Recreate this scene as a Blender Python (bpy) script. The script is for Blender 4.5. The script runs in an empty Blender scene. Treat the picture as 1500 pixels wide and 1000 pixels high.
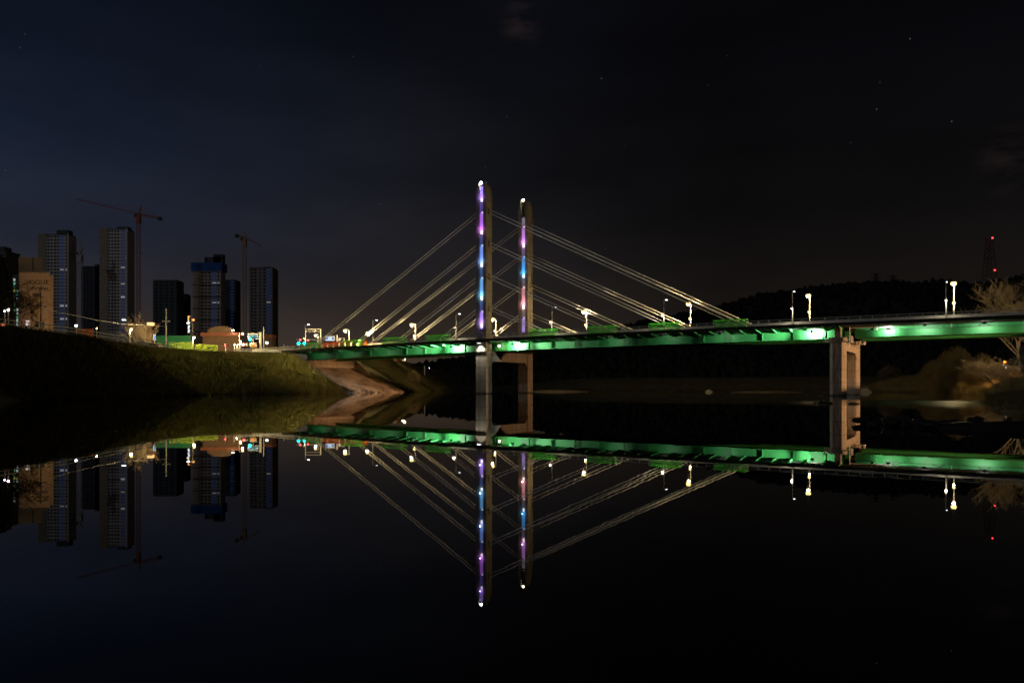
import bpy, math, random
import numpy as np
from mathutils import Vector, Matrix
random.seed(7)
RNG = np.random.default_rng(7)
S = bpy.context.scene
COL = S.collection
F, HZ, EYE = 1167.0, 565.0, 1.83          # focal length and horizon in photo pixels, eye height above the water
R = math.radians

def at(px, py, Y):
    return Vector(((px - 750) / F * Y, Y, EYE + (HZ - py) / F * Y))

# ------------------------------------------------------------------ materials
def _nt(name):
    m = bpy.data.materials.new(name); m.use_nodes = True
    nt = m.node_tree
    return m, nt, nt.nodes['Principled BSDF']

def pm(name, c1, c2=None, rough=0.8, scale=1.0, metal=0.0, bump=0.0, bscale=None, detail=6, stretch=(1, 1, 1), spec=0.4):
    m, nt, b = _nt(name)
    b.inputs['Roughness'].default_value = rough
    b.inputs['Metallic'].default_value = metal
    b.inputs['Specular IOR Level'].default_value = spec
    b.inputs['Base Color'].default_value = (*c1, 1)
    tc = nt.nodes.new('ShaderNodeTexCoord'); mp = nt.nodes.new('ShaderNodeMapping')
    mp.inputs['Scale'].default_value = stretch
    nt.links.new(tc.outputs['Object'], mp.inputs['Vector'])
    if c2 is not None:
        n = nt.nodes.new('ShaderNodeTexNoise'); n.inputs['Scale'].default_value = scale; n.inputs['Detail'].default_value = detail
        n.inputs['Roughness'].default_value = 0.65
        r = nt.nodes.new('ShaderNodeValToRGB')
        r.color_ramp.elements[0].position = 0.36; r.color_ramp.elements[0].color = (*c1, 1)
        r.color_ramp.elements[1].position = 0.66; r.color_ramp.elements[1].color = (*c2, 1)
        nt.links.new(mp.outputs['Vector'], n.inputs['Vector'])
        nt.links.new(n.outputs['Fac'], r.inputs['Fac']); nt.links.new(r.outputs['Color'], b.inputs['Base Color'])
    if bump:
        n2 = nt.nodes.new('ShaderNodeTexNoise'); n2.inputs['Scale'].default_value = bscale or scale * 3; n2.inputs['Detail'].default_value = 5
        bp = nt.nodes.new('ShaderNodeBump'); bp.inputs['Strength'].default_value = bump; bp.inputs['Distance'].default_value = 0.3
        nt.links.new(mp.outputs['Vector'], n2.inputs['Vector']); nt.links.new(n2.outputs['Fac'], bp.inputs['Height'])
        nt.links.new(bp.outputs['Normal'], b.inputs['Normal'])
    return m

def translucent(m, col, f=.5):
    nt = m.node_tree; b = nt.nodes['Principled BSDF']; t = nt.nodes.new('ShaderNodeBsdfTranslucent'); t.inputs['Color'].default_value = (*col, 1)
    x = nt.nodes.new('ShaderNodeMixShader'); x.inputs[0].default_value = f
    nt.links.new(b.outputs[0], x.inputs[1]); nt.links.new(t.outputs[0], x.inputs[2]); nt.links.new(x.outputs[0], nt.nodes['Material Output'].inputs['Surface'])
    return m
def em(name, col, strength, base=(0.05, 0.05, 0.05)):
    m, nt, b = _nt(name)
    b.inputs['Base Color'].default_value = (*base, 1)
    b.inputs['Emission Color'].default_value = (*col, 1)
    b.inputs['Emission Strength'].default_value = strength
    if strength < 100: m.cycles.emission_sampling = 'NONE'      # dim glows need no direct sampling of their own
    return m

def concrete(name, c1, c2, joint=3.0):
    m = pm(name, c1, c2, .85, .6, bump=.25, bscale=2, stretch=(1, 1, .22)); nt = m.node_tree; b = nt.nodes['Principled BSDF']
    src = b.inputs['Base Color'].links[0].from_socket
    tc = nt.nodes.new('ShaderNodeTexCoord'); sp = nt.nodes.new('ShaderNodeSeparateXYZ'); nt.links.new(tc.outputs['Object'], sp.inputs[0])
    def M(op, a, b_=None):
        n = nt.nodes.new('ShaderNodeMath'); n.operation = op
        for k, x in enumerate((a, b_)):
            if x is None: continue
            if isinstance(x, (int, float)): n.inputs[k].default_value = x
            else: nt.links.new(x, n.inputs[k])
        return n.outputs[0]
    jl = M('LESS_THAN', M('FRACT', M('DIVIDE', sp.outputs[2], joint)), .045)
    st = nt.nodes.new('ShaderNodeTexNoise'); st.inputs['Scale'].default_value = 1.0; st.inputs['Detail'].default_value = 5
    mp = nt.nodes.new('ShaderNodeMapping'); mp.inputs['Scale'].default_value = (3.5, 3.5, .12); nt.links.new(tc.outputs['Object'], mp.inputs[0]); nt.links.new(mp.outputs[0], st.inputs['Vector'])
    tide = M('LESS_THAN', sp.outputs[2], M('ADD', M('MULTIPLY', st.outputs['Fac'], 1.3), -.35))
    f = M('MULTIPLY', M('SUBTRACT', 1.0, M('MULTIPLY', jl, .45)), M('SUBTRACT', 1.0, M('MULTIPLY', tide, .6)))
    f = M('MULTIPLY', f, M('ADD', .55, M('MULTIPLY', st.outputs['Fac'], .9)))
    v = nt.nodes.new('ShaderNodeVectorMath'); v.operation = 'SCALE'; nt.links.new(src, v.inputs[0]); nt.links.new(f, v.inputs['Scale']); nt.links.new(v.outputs[0], b.inputs['Base Color'])
    return m
CONC = concrete('concrete', (.20, .17, .135), (.30, .255, .20))
CONCP = concrete('pier_concrete', (.27, .22, .165), (.38, .315, .24), 2.4)
CONCW = pm('pale_concrete', (.42, .41, .38), (.55, .54, .50), .8, .7, bump=.1)
REVET = pm('paved_slope', (.11, .085, .06), (.36, .29, .23), .9, .28, bump=.9, bscale=1.2, detail=10)
ASPH = pm('asphalt', (.04, .04, .042), (.065, .063, .06), .9, 2)
DECKM = pm('deck_edge_paint', (.022, .018, .014), (.035, .029, .023), .8, 1)
GREEN = pm('girder_green', (.036, .28, .070), (.048, .34, .088), .5, .35, bump=.03, stretch=(1, 1, .4))
GUARD = translucent(pm('guard_green', (.12, .62, .10), (.16, .70, .14), .5, 2), (.25, .85, .15), .55)
RAIL = pm('rail_steel', (.42, .42, .34), (.56, .55, .46), .5, 2, metal=.2)
CABLE = pm('cable_sheath', (.86, .85, .80), None, .6, 1)
POLE = pm('galvanised_pole', (.20, .20, .19), (.27, .27, .26), .45, 3, metal=.2)
DARKM = pm('dark_metal', (.03, .03, .032), (.05, .05, .05), .6, 3)
EARTH = pm('bank_earth', (.028, .024, .012), (.065, .055, .024), .95, .35, bump=.8, bscale=1.5)
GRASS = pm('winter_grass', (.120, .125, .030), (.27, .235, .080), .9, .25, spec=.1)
GRASS_SHADE = pm('shade_tone_grass', (.035, .034, .014), (.075, .062, .026), .95, .25, spec=.1)  # darker copy of the grass colour, standing in for shade on unlit banks
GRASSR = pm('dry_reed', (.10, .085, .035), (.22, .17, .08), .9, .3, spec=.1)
HILLM = pm('hill_soil', (.018, .022, .014), (.035, .038, .024), .95, .05)
FOREST = pm('forest_leaf', (.010, .014, .011), (.022, .028, .020), .95, .12, spec=.05)
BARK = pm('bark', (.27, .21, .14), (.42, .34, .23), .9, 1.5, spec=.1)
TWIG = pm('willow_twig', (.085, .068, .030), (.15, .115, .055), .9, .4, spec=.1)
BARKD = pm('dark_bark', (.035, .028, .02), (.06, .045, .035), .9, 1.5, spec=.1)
LEAFD = pm('dark_leaf', (.018, .028, .014), (.05, .06, .03), .8, .5, spec=.2)
HEDGE = translucent(pm('hedge_leaf', (.10, .17, .025), (.24, .32, .06), .7, .8, spec=.2), (.45, .60, .10), .6)
ROCK = pm('wet_rock', (.018, .017, .015), (.05, .047, .04), .45, 1.2, bump=.6, bscale=3)
ROCKP = pm('pale_rock', (.25, .23, .19), (.36, .33, .28), .8, 1.2, bump=.5)
SAND = pm('gravel_bar', (.06, .05, .03), (.15, .125, .075), .95, .6, bump=.5)
APW = pm('apartment_wall', (.66, .65, .68), (.76, .75, .78), .85, .25, stretch=(1, 1, .4))
APT = pm('apartment_tan', (.38, .33, .28), (.52, .46, .39), .85, .35, stretch=(1, 1, 1))
APD = pm('apartment_dark', (.085, .095, .115), (.12, .13, .15), .85, .2)
APG = pm('apartment_greenish', (.07, .10, .12), (.095, .13, .15), .85, .2)
NET = pm('blue_safety_net', (.02, .10, .42), (.03, .14, .52), .85, .3)
GLASS = pm('dark_window_glass', (.018, .022, .05), None, .15)
GLASSB = em('blue_film_window_glow', (.03, .10, .40), .10, (.03, .10, .40))  # blue film with a faint glow added to lift its brightness
WLIT = em('white_lit_window', (.75, .80, 1.0), .28)
CRANEM = pm('crane_red', (.42, .10, .05), (.50, .14, .07), .6, 1)
CRANEY = pm('crane_tan', (.40, .26, .12), (.5, .32, .16), .6, 1)
CRANEW = pm('crane_grey', (.55, .52, .56), (.6, .58, .62), .6, 1)
TAN = pm('tan_render', (.44, .30, .17), (.52, .36, .21), .9, .15, stretch=(1, 1, .3))
BRICKR = pm('red_cladding', (.34, .12, .07), (.40, .15, .09), .8, .4)
BRICKB = pm('brown_wall', (.17, .10, .06), (.23, .14, .09), .85, .4)
ROOFM = pm('roof_sheet', (.22, .13, .08), (.27, .17, .11), .6, .4)
SHUT = pm('shutter', (.36, .36, .30), (.42, .42, .35), .6, 1)
SITEG = pm('site_fence_green', (.03, .22, .09), (.04, .28, .12), .6, .5)
ORANGE = translucent(pm('orange_plastic', (.75, .20, .03), (.80, .25, .05), .5, 1), (1.0, .42, .08), .7)
WHITEP = pm('white_paint', (.72, .70, .62), (.80, .78, .70), .6, 1)
LETTER = pm('dark_letters', (.045, .025, .015), None, .7)
YELP = pm('ochre_panel', (.32, .21, .03), (.38, .26, .05), .7, 1)
TYRE = pm('tyre_rubber', (.02, .02, .02), None, .9)
CARP = pm('cream_car_paint', (.55, .52, .40), None, .3)
CARR = pm('dark_red_car_paint', (.25, .02, .02), None, .3)
CARG = pm('car_glass', (.02, .025, .03), None, .1)
SIGNB = em('blue_sign_face', (.10, .35, .85), .55, (.05, .2, .6))
SIGNT = em('white_sign_text', (.85, .95, 1.0), 1.0)
SIGNTEAL = em('teal_sign_face', (.07, .42, .45), .5)
SIGNW = em('white_sign_face', (.75, .90, 1.0), .95)
SIGNTB = em('blue_sign_text', (.08, .20, .75), .8)
SIGNO = em('orange_led_face', (1.0, .38, .06), .75)
SIGNP = em('pink_white_panel', (1.0, .75, .75), .75)
WARM = em('warm_lamp_glow', (1.0, .78, .27), 3.4)
WARMS = em('warm_small_lamp_glow', (1.0, .78, .29), 3.2)
WARMB = em('warm_bank_lamp_glow', (1.0, .80, .29), 3.4)
LEDW = em('cool_led_panel', (.8, .92, 1.0), 12)
PEDL = em('downlight_glow', (1.0, .88, .65), 12)
SOD = em('sodium_lamp_glow', (1.0, .24, .02), 9)
UNDL = em('underdeck_lamp_glow', (1.0, .66, .45), 60)
BEAC = em('tower_top_lamp_glow', (.92, .97, 1.0), 90)
BEACW = em('tower_top_warm_glow', (1.0, .95, .65), 40)
PINKL = em('pink_white_lamp_glow', (1.0, .70, .72), 150)
BLUEL = em('blue_lamp_glow', (.25, .35, 1.0), 60)
CYANL = em('cyan_signal_glow', (.0, .85, .85), 22)
REDL = em('red_signal_glow', (1.0, .05, .04), 12)
REDM = em('red_obstruction_glow', (1.0, .02, .02), 14)
FLOODM = em('flood_lens', (1.0, 1.0, .95), 6)

# ------------------------------------------------------------------ mesh builder
class MB:
    def __init__(s): s.v = []; s.f = []
    def add(s, vs, fs):
        o = len(s.v); s.v += [tuple(p) for p in vs]; s.f += [tuple(i + o for i in f) for f in fs]; return s
    def box(s, x0, x1, y0, y1, z0, z1):
        return s.add([(x0,y0,z0),(x1,y0,z0),(x1,y1,z0),(x0,y1,z0),(x0,y0,z1),(x1,y0,z1),(x1,y1,z1),(x0,y1,z1)],
                     [(0,3,2,1),(4,5,6,7),(0,1,5,4),(1,2,6,5),(2,3,7,6),(3,0,4,7)])
    def bar(s, a, b, w, h=None):
        a, b = Vector(a), Vector(b); h = h or w; d = (b - a).normalized()
        up = Vector((0, 0, 1)) if abs(d.z) < .95 else Vector((0, 1, 0))
        x = d.cross(up).normalized() * w / 2; y = x.cross(d).normalized() * h / 2
        vs = [a-x-y, a+x-y, a+x+y, a-x+y, b-x-y, b+x-y, b+x+y, b-x+y]
        return s.add(vs, [(0,3,2,1),(4,5,6,7),(0,1,5,4),(1,2,6,5),(2,3,7,6),(3,0,4,7)])
    def tube(s, pts, rad, n=6, cap=True):
        pts = [Vector(p) for p in pts]
        if not isinstance(rad, (list, tuple)): rad = [rad] * len(pts)
        vs, fs = [], []
        for i, p in enumerate(pts):
            d = (pts[min(i+1, len(pts)-1)] - pts[max(i-1, 0)]).normalized()
            up = Vector((0, 0, 1)) if abs(d.z) < .9 else Vector((1, 0, 0))
            x = d.cross(up).normalized(); y = x.cross(d)
            for k in range(n):
                a = 2 * math.pi * k / n
                vs.append(p + (x * math.cos(a) + y * math.sin(a)) * rad[i])
        for i in range(len(pts) - 1):
            for k in range(n):
                a, b = i*n + k, i*n + (k+1) % n
                fs.append((a, b, b + n, a + n))
        if cap:
            fs.append(tuple(range(n))[::-1]); fs.append(tuple((len(pts)-1)*n + k for k in range(n)))
        return s.add(vs, fs)
    def sphere(s, c, r, n=12, m=8, sz=1.0, z0=-1.0):
        c = Vector(c); vs = []; fs = []
        for j in range(m + 1):
            t = math.acos(max(-1, min(1, z0))) * (1 - j / m) if z0 > -1 else math.pi * (1 - j / m)
            for k in range(n):
                a = 2*math.pi*k/n
                vs.append(c + Vector((r*math.sin(t)*math.cos(a), r*math.sin(t)*math.sin(a), r*sz*math.cos(t))))
        for j in range(m):
            for k in range(n):
                a, b = j*n+k, j*n+(k+1) % n
                fs.append((a, b, b+n, a+n))
        return s.add(vs, fs)
    def prism(s, poly, lo, hi, axis=1):
        """poly of 2-D points extruded along axis (1: (x,z) along y, 2: (x,y) along z, 0: (y,z) along x)"""
        mk = {0: lambda p, t: (t, p[0], p[1]), 1: lambda p, t: (p[0], t, p[1]), 2: lambda p, t: (p[0], p[1], t)}[axis]
        n = len(poly); vs = [mk(p, lo) for p in poly] + [mk(p, hi) for p in poly]
        fs = [tuple(range(n)), tuple(range(2*n-1, n-1, -1))]
        fs += [(i, i+n, (i+1) % n + n, (i+1) % n) for i in range(n)]
        return s.add(vs, fs)
    def sweep(s, prof, ss, zf):
        n = len(prof); vs = []; fs = []
        for t in ss:
            z0 = zf(t)
            vs += [(t, p[0], z0 + p[1]) for p in prof]
        for i in range(len(ss) - 1):
            for k in range(n):
                a, b = i*n+k, i*n+(k+1) % n
                fs.append((a, b, b+n, a+n))
        fs.append(tuple(range(n))); fs.append(tuple((len(ss)-1)*n+k for k in range(n-1, -1, -1)))
        return s.add(vs, fs)
    def build(s, name, mat, parent=None, loc=None, smooth=False, fix=True):
        me = bpy.data.meshes.new(name)
        me.from_pydata(s.v, [], s.f); me.update()
        if fix and len(s.f) < 20000:
            import bmesh
            bm = bmesh.new(); bm.from_mesh(me); bmesh.ops.recalc_face_normals(bm, faces=bm.faces[:]); bm.to_mesh(me); bm.free()
        if smooth: me.polygons.foreach_set('use_smooth', [True] * len(me.polygons))
        me.materials.append(mat)
        o = bpy.data.objects.new(name, me); COL.objects.link(o)
        if parent is not None: o.parent = parent
        if loc is not None: o.location = loc
        return o

def np_obj(name, verts, faces, mat, parent=None, smooth=False):
    verts = np.asarray(verts, dtype=np.float32); faces = np.asarray(faces, dtype=np.int32); k = faces.shape[1]
    me = bpy.data.meshes.new(name)
    me.vertices.add(len(verts)); me.vertices.foreach_set('co', verts.ravel())
    me.loops.add(faces.size); me.loops.foreach_set('vertex_index', faces.ravel())
    me.polygons.add(len(faces)); me.polygons.foreach_set('loop_start', np.arange(len(faces), dtype=np.int32) * k)
    me.update(calc_edges=True)
    if smooth: me.polygons.foreach_set('use_smooth', np.ones(len(faces), dtype=bool))
    me.materials.append(mat)
    o = bpy.data.objects.new(name, me); COL.objects.link(o)
    if parent is not None: o.parent = parent
    return o

def tag(o, label, cat, group=None):
    o['label'] = label; o['category'] = cat
    if group: o['group'] = group
    return o
def thing(name, label, cat, loc=(0, 0, 0), rz=0.0, group=None):
    o = bpy.data.objects.new(name, None); COL.objects.link(o)
    o.empty_display_size = .5
    o.location = loc; o.rotation_euler = (0, 0, rz)
    return tag(o, label, cat, group)
def struct(o, kind='structure'):
    o['kind'] = kind; return o
def inst(name, me, parent, loc):
    o = bpy.data.objects.new(name, me); COL.objects.link(o); o.parent = parent; o.location = loc; return o
def spot(name, parent, loc, target, power, col, angle=120, blend=.6, radius=.12):
    l = bpy.data.lights.new(name, 'SPOT'); l.energy = power; l.color = col; l.spot_size = R(angle); l.spot_blend = blend
    l.shadow_soft_size = radius
    o = bpy.data.objects.new(name, l); COL.objects.link(o); o.parent = parent; o.location = loc
    o.rotation_euler = (Vector(target) - Vector(loc)).to_track_quat('-Z', 'Y').to_euler()
    return o
LAMPC = (1.0, .74, .34)
def glow(parent, loc, power, col=None, radius=.2):
    l = bpy.data.lights.new('lamp_light', 'POINT'); l.energy = power; l.color = col or LAMPC; l.shadow_soft_size = radius
    o = bpy.data.objects.new('lamp_light', l); COL.objects.link(o); o.parent = parent; o.location = loc; return o
def text_mesh(name, body, size, mat, parent, loc, rot, sx=1.0, depth=.03):
    cu = bpy.data.curves.new(name, 'FONT'); cu.body = body; cu.size = size; cu.extrude = depth; cu.align_x = 'CENTER'; cu.align_y = 'CENTER'
    t = bpy.data.objects.new(name, cu); COL.objects.link(t)
    bpy.context.view_layer.update()
    me = bpy.data.meshes.new_from_object(t.evaluated_get(bpy.context.evaluated_depsgraph_get()))
    COL.objects.unlink(t); bpy.data.objects.remove(t)
    me.materials.clear(); me.materials.append(mat)
    o = bpy.data.objects.new(name, me); COL.objects.link(o); o.parent = parent; o.location = loc; o.rotation_euler = rot; o.scale = (sx, 1, 1)
    return o

# ------------------------------------------------------------------ camera, world, sun
cam = bpy.data.cameras.new('camera'); co = bpy.data.objects.new('camera', cam); COL.objects.link(co)
co.location = (0, 0, EYE); co.rotation_euler = (R(90), 0, 0)
cam.sensor_width = 36; cam.lens = F / 1500 * 36; cam.shift_y = (HZ - 500) / 1500; cam.clip_end = 8000; cam.clip_start = .1
S.camera = co
S.view_settings.view_transform = 'Standard'; S.view_settings.look = 'None'; S.view_settings.gamma = 1; S.view_settings.exposure = 0
S.cycles.use_adaptive_sampling = False; S.cycles.use_denoising = True; S.cycles.filter_width = 1.6; S.cycles.denoising_input_passes = 'RGB_ALBEDO'
S.cycles.sample_clamp_indirect = 4.0
S.cycles.max_bounces = 6; S.cycles.diffuse_bounces = 2; S.cycles.glossy_bounces = 4
S.cycles.caustics_reflective = False; S.cycles.caustics_refractive = False

w = bpy.data.worlds.new('World'); S.world = w; w.cycles.sampling_method = 'NONE'; w.use_nodes = True
nt = w.node_tree; N = nt.nodes; L = nt.links
bg = N['Background']
tc = N.new('ShaderNodeTexCoord')
sep = N.new('ShaderNodeSeparateXYZ'); L.new(tc.outputs['Generated'], sep.inputs[0])
def mth(op, a, b=None, c=None, clamp=False):
    n = N.new('ShaderNodeMath'); n.operation = op; n.use_clamp = clamp
    for i, x in enumerate((a, b, c)):
        if x is None: continue
        if isinstance(x, (int, float)): n.inputs[i].default_value = x
        else: L.new(x, n.inputs[i])
    return n.outputs[0]
def ramp(fac, stops):
    n = N.new('ShaderNodeValToRGB'); e = n.color_ramp.elements
    n.color_ramp.interpolation = 'EASE'
    e[0].position, e[0].color = stops[0][0], (*stops[0][1], 1); e[1].position, e[1].color = stops[-1][0], (*stops[-1][1], 1)
    for p, c in stops[1:-1]:
        x = e.new(p); x.color = (*c, 1)
    L.new(fac, n.inputs[0]); return n.outputs[0]
def lin(r, g, b):
    return tuple(((v/255 + .055) / 1.055) ** 2.4 if v > 10 else v/255/12.92 for v in (r, g, b))
elev = mth('ABSOLUTE', sep.outputs[2])
# night sky: a bluish side towards the city, a dark side over the hills, a thin brownish glow above the horizon
left = ramp(elev, [(0, lin(60, 49, 42)), (.06, lin(49, 42, 40)), (.115, lin(41, 41, 48)), (.18, lin(33, 38, 52)), (.28, lin(22, 29, 44)), (.42, lin(10, 16, 27)), (.60, lin(7, 10, 17)), (1, lin(3, 4, 8))])
right = ramp(elev, [(0, lin(34, 28, 24)), (.10, lin(23, 20, 18)), (.22, lin(12, 11, 12)), (.38, lin(7, 7, 10)), (1, lin(4, 4, 7))])
mid = ramp(elev, [(0, lin(74, 59, 46)), (.07, lin(50, 42, 36)), (.15, lin(31, 29, 31)), (.26, lin(20, 21, 26)), (.42, lin(11, 13, 19)), (1, lin(4, 5, 8))])
az = mth('ARCTAN2', sep.outputs[0], sep.outputs[1])
f1 = N.new('ShaderNodeMapRange'); f1.interpolation_type = 'SMOOTHSTEP'; L.new(az, f1.inputs[0])
f1.inputs[1].default_value = -.58; f1.inputs[2].default_value = -.04
f2 = N.new('ShaderNodeMapRange'); f2.interpolation_type = 'SMOOTHSTEP'; L.new(az, f2.inputs[0])
f2.inputs[1].default_value = -.20; f2.inputs[2].default_value = .28
def mix(f, a, b, bt='MIX'):
    n = N.new('ShaderNodeMix'); n.data_type = 'RGBA'; n.blend_type = bt
    if isinstance(f, (int, float)): n.inputs[0].default_value = f
    else: L.new(f, n.inputs[0])
    for k, x in ((6, a), (7, b)):
        if isinstance(x, tuple): n.inputs[k].default_value = (*x, 1)
        else: L.new(x, n.inputs[k])
    return n.outputs[2]
sky = mix(f2.outputs[0], mix(f1.outputs[0], left, mid), right)
cn = N.new('ShaderNodeTexNoise'); cn.inputs['Scale'].default_value = 3.2; cn.inputs['Detail'].default_value = 4
mpn = N.new('ShaderNodeMapping'); mpn.inputs['Scale'].default_value = (1, 1, 3); L.new(tc.outputs['Generated'], mpn.inputs[0]); L.new(mpn.outputs[0], cn.inputs['Vector'])
cf = N.new('ShaderNodeMapRange'); L.new(cn.outputs['Fac'], cf.inputs[0]); cf.inputs[1].default_value = .3; cf.inputs[2].default_value = .7; cf.inputs[3].default_value = .74; cf.inputs[4].default_value = 1.24
mulc = N.new('ShaderNodeVectorMath'); mulc.operation = 'SCALE'; L.new(sky, mulc.inputs[0]); L.new(cf.outputs[0], mulc.inputs['Scale'])
sky = mulc.outputs[0]
def near_dir(px, py, rad0, rad1):
    d = Vector(((px - 750) / F, 1, (HZ - py) / F)).normalized()
    n = N.new('ShaderNodeVectorMath'); n.operation = 'DISTANCE'; L.new(tc.outputs['Generated'], n.inputs[0]); n.inputs[1].default_value = d
    m = N.new('ShaderNodeMapRange'); m.interpolation_type = 'SMOOTHSTEP'; L.new(n.outputs['Value'], m.inputs[0])
    m.inputs[1].default_value = rad1; m.inputs[2].default_value = rad0; m.inputs[3].default_value = 0; m.inputs[4].default_value = 1
    return m.outputs[0]
cn2 = N.new('ShaderNodeTexNoise'); cn2.inputs['Scale'].default_value = 26; cn2.inputs['Detail'].default_value = 4; L.new(mpn.outputs[0], cn2.inputs['Vector'])
# two faint reddish clouds
for cx, cy, r_, k in ((764, 32, .034, .006), (1490, 235, .05, .004)):
    f = mth('MULTIPLY', near_dir(cx, cy, 0, r_), mth('MULTIPLY', mth('SUBTRACT', cn2.outputs['Fac'], .42, clamp=True), 6.0))
    sc = N.new('ShaderNodeVectorMath'); sc.operation = 'SCALE'; sc.inputs[0].default_value = (k * 1.3, k * .8, k * .7); L.new(f, sc.inputs['Scale'])
    ad = N.new('ShaderNodeVectorMath'); L.new(sky, ad.inputs[0]); L.new(sc.outputs[0], ad.inputs[1]); sky = ad.outputs[0]
# stars
tot = None
for sx, sy, b_ in ((1333, 57, .28), (1284, 160, .25), (1394, 178, .25), (881, 115, .22), (1289, 121, .10), (1246, 209, .10), (1037, 125, .06),
                   (556, 299, .12), (743, 171, .10), (517, 83, .08), (8, 250, .10), (29, 70, .10), (36, 50, .08), (711, 245, .08), (1065, 82, .05), (382, 95, .04), (916, 213, .04), (887, 365, .06)):
    f = mth('MULTIPLY', near_dir(sx, sy, .0002, .0010), b_ * .28)
    tot = f if tot is None else mth('ADD', tot, f)
ad = N.new('ShaderNodeVectorMath'); L.new(sky, ad.inputs[0])
sc = N.new('ShaderNodeVectorMath'); sc.operation = 'SCALE'; sc.inputs[0].default_value = (1, 1, 1); L.new(tot, sc.inputs['Scale']); L.new(sc.outputs[0], ad.inputs[1])
L.new(ad.outputs[0], bg.inputs['Color']); bg.inputs['Strength'].default_value = 1.0

sun = bpy.data.lights.new('moonlight', 'SUN'); so = bpy.data.objects.new('moonlight', sun); COL.objects.link(so)
sun.energy = .11; sun.angle = R(2); sun.color = (.93, .95, 1.0)
so.rotation_euler = Vector((.60, .70, -.42)).to_track_quat('-Z', 'Y').to_euler()

# ------------------------------------------------------------------ ground, water, river banks
def noise2(x, y, seed=0):
    x = np.asarray(x, float); y = np.asarray(y, float); z = 0
    for i, (fx, fy, p) in enumerate(((.11, .07, 1.3), (-.06, .13, 4.1), (.23, .19, 2.2), (.31, -.27, 5.0), (.57, .61, .7))):
        z = z + np.sin(fx*x + fy*y + p + seed*1.7*(i+1)) / (i + 1.5)
    return z

g = MB().add([(-4000, -1500, -2.5), (4000, -1500, -2.5), (4000, 5000, -2.5), (-4000, 5000, -2.5)], [(0, 1, 2, 3)])
struct(g.build('ground', EARTH))

wm, wnt, wb = _nt('river_water')
wb.inputs['Base Color'].default_value = (.0018, .0024, .0024, 1); wb.inputs['IOR'].default_value = 1.33
wb.inputs['Specular IOR Level'].default_value = .5
wtc = wnt.nodes.new('ShaderNodeTexCoord')
wmp = wnt.nodes.new('ShaderNodeMapping'); wmp.inputs['Scale'].default_value = (.35, 1.0, 1); wnt.links.new(wtc.outputs['Object'], wmp.inputs[0])
wn = wnt.nodes.new('ShaderNodeTexNoise'); wn.inputs['Scale'].default_value = 1.1; wn.inputs['Detail'].default_value = 2; wnt.links.new(wmp.outputs[0], wn.inputs['Vector'])
wbp = wnt.nodes.new('ShaderNodeBump'); wbp.inputs['Strength'].default_value = .008; wbp.inputs['Distance'].default_value = .05
wnt.links.new(wn.outputs['Fac'], wbp.inputs['Height']); wnt.links.new(wbp.outputs['Normal'], wb.inputs['Normal'])
# the breeze ruffles the cove by the right bank: its roughness grows there
wn2 = wnt.nodes.new('ShaderNodeTexNoise'); wn2.inputs['Scale'].default_value = .05; wn2.inputs['Detail'].default_value = 3; wnt.links.new(wtc.outputs['Object'], wn2.inputs['Vector'])
wd = wnt.nodes.new('ShaderNodeVectorMath'); wd.operation = 'DISTANCE'; wd.inputs[1].default_value = (55, 82, 0); wnt.links.new(wtc.outputs['Object'], wd.inputs[0])
wr = wnt.nodes.new('ShaderNodeMapRange'); wr.interpolation_type = 'SMOOTHSTEP'; wnt.links.new(wd.outputs['Value'], wr.inputs[0])
wr.inputs[1].default_value = 36; wr.inputs[2].default_value = 10; wr.inputs[3].default_value = 0; wr.inputs[4].default_value = 1
wmu = wnt.nodes.new('ShaderNodeMath'); wmu.operation = 'MULTIPLY'; wnt.links.new(wr.outputs[0], wmu.inputs[0]); wnt.links.new(wn2.outputs['Fac'], wmu.inputs[1])
wma = wnt.nodes.new('ShaderNodeMath'); wma.operation = 'MULTIPLY_ADD'; wnt.links.new(wmu.outputs[0], wma.inputs[0]); wma.inputs[1].default_value = .27; wma.inputs[2].default_value = .005
wnt.links.new(wma.outputs[0], wb.inputs['Roughness'])
g = MB().add([(-160, -60, 0), (520, -60, 0), (520, 640, 0), (-160, 640, 0)], [(0, 1, 2, 3)])
struct(g.build('river_water', wm))

def catmull(P, n):
    P = np.array(P, float); out = []
    for i in range(len(P) - 1):
        p0, p1, p2, p3 = P[max(i-1, 0)], P[i], P[i+1], P[min(i+2, len(P)-1)]
        for t in np.linspace(0, 1, n, endpoint=False):
            out.append(.5 * ((2*p1) + (-p0+p2)*t + (2*p0-5*p1+4*p2-p3)*t*t + (-p0+3*p1-3*p2+p3)*t**3))
    out.append(P[-1]); return np.array(out)

# left embankment: foot of the slope and crest of the slope, station by station
ST = [(-58, 0, -80, 0, 11.3), (-58, 45, -80, 50, 11.3), (-60, 97, -80.5, 100, 11.2), (-61, 125, -82, 125, 11.3), (-62.5, 145, -83, 150, 11.5), (-63.5, 160, -83.6, 178, 11.1),
      (-60, 170, -81.4, 199, 10.9), (-52, 179, -73, 206.5, 10.7), (-46, 188, -63.6, 212, 10.5), (-43, 198, -59.6, 214.4, 10.3),
      (-44.1, 205.2, -59.4, 214.2, 6.4), (-37, 217.5, -52, 227, 6.3), (-30.3, 229.4, -46, 238.6, 6.4),
      (-29.5, 238, -46, 247, 10.6), (-28, 267, -45, 275, 11.2), (-26, 356, -46, 362, 11.5), (-20, 450, -42, 456, 11.0), (0, 640, -30, 650, 10)]
CT = catmull(ST, 14)
prof = [(-.35, None), (-.04, None), (.1, None), (.22, None), (.35, None), (.5, None), (.65, None), (.8, None), (.92, None), (1.0, None), (1.06, None), (1.2, None), (1.9, None)]
V = []
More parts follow.
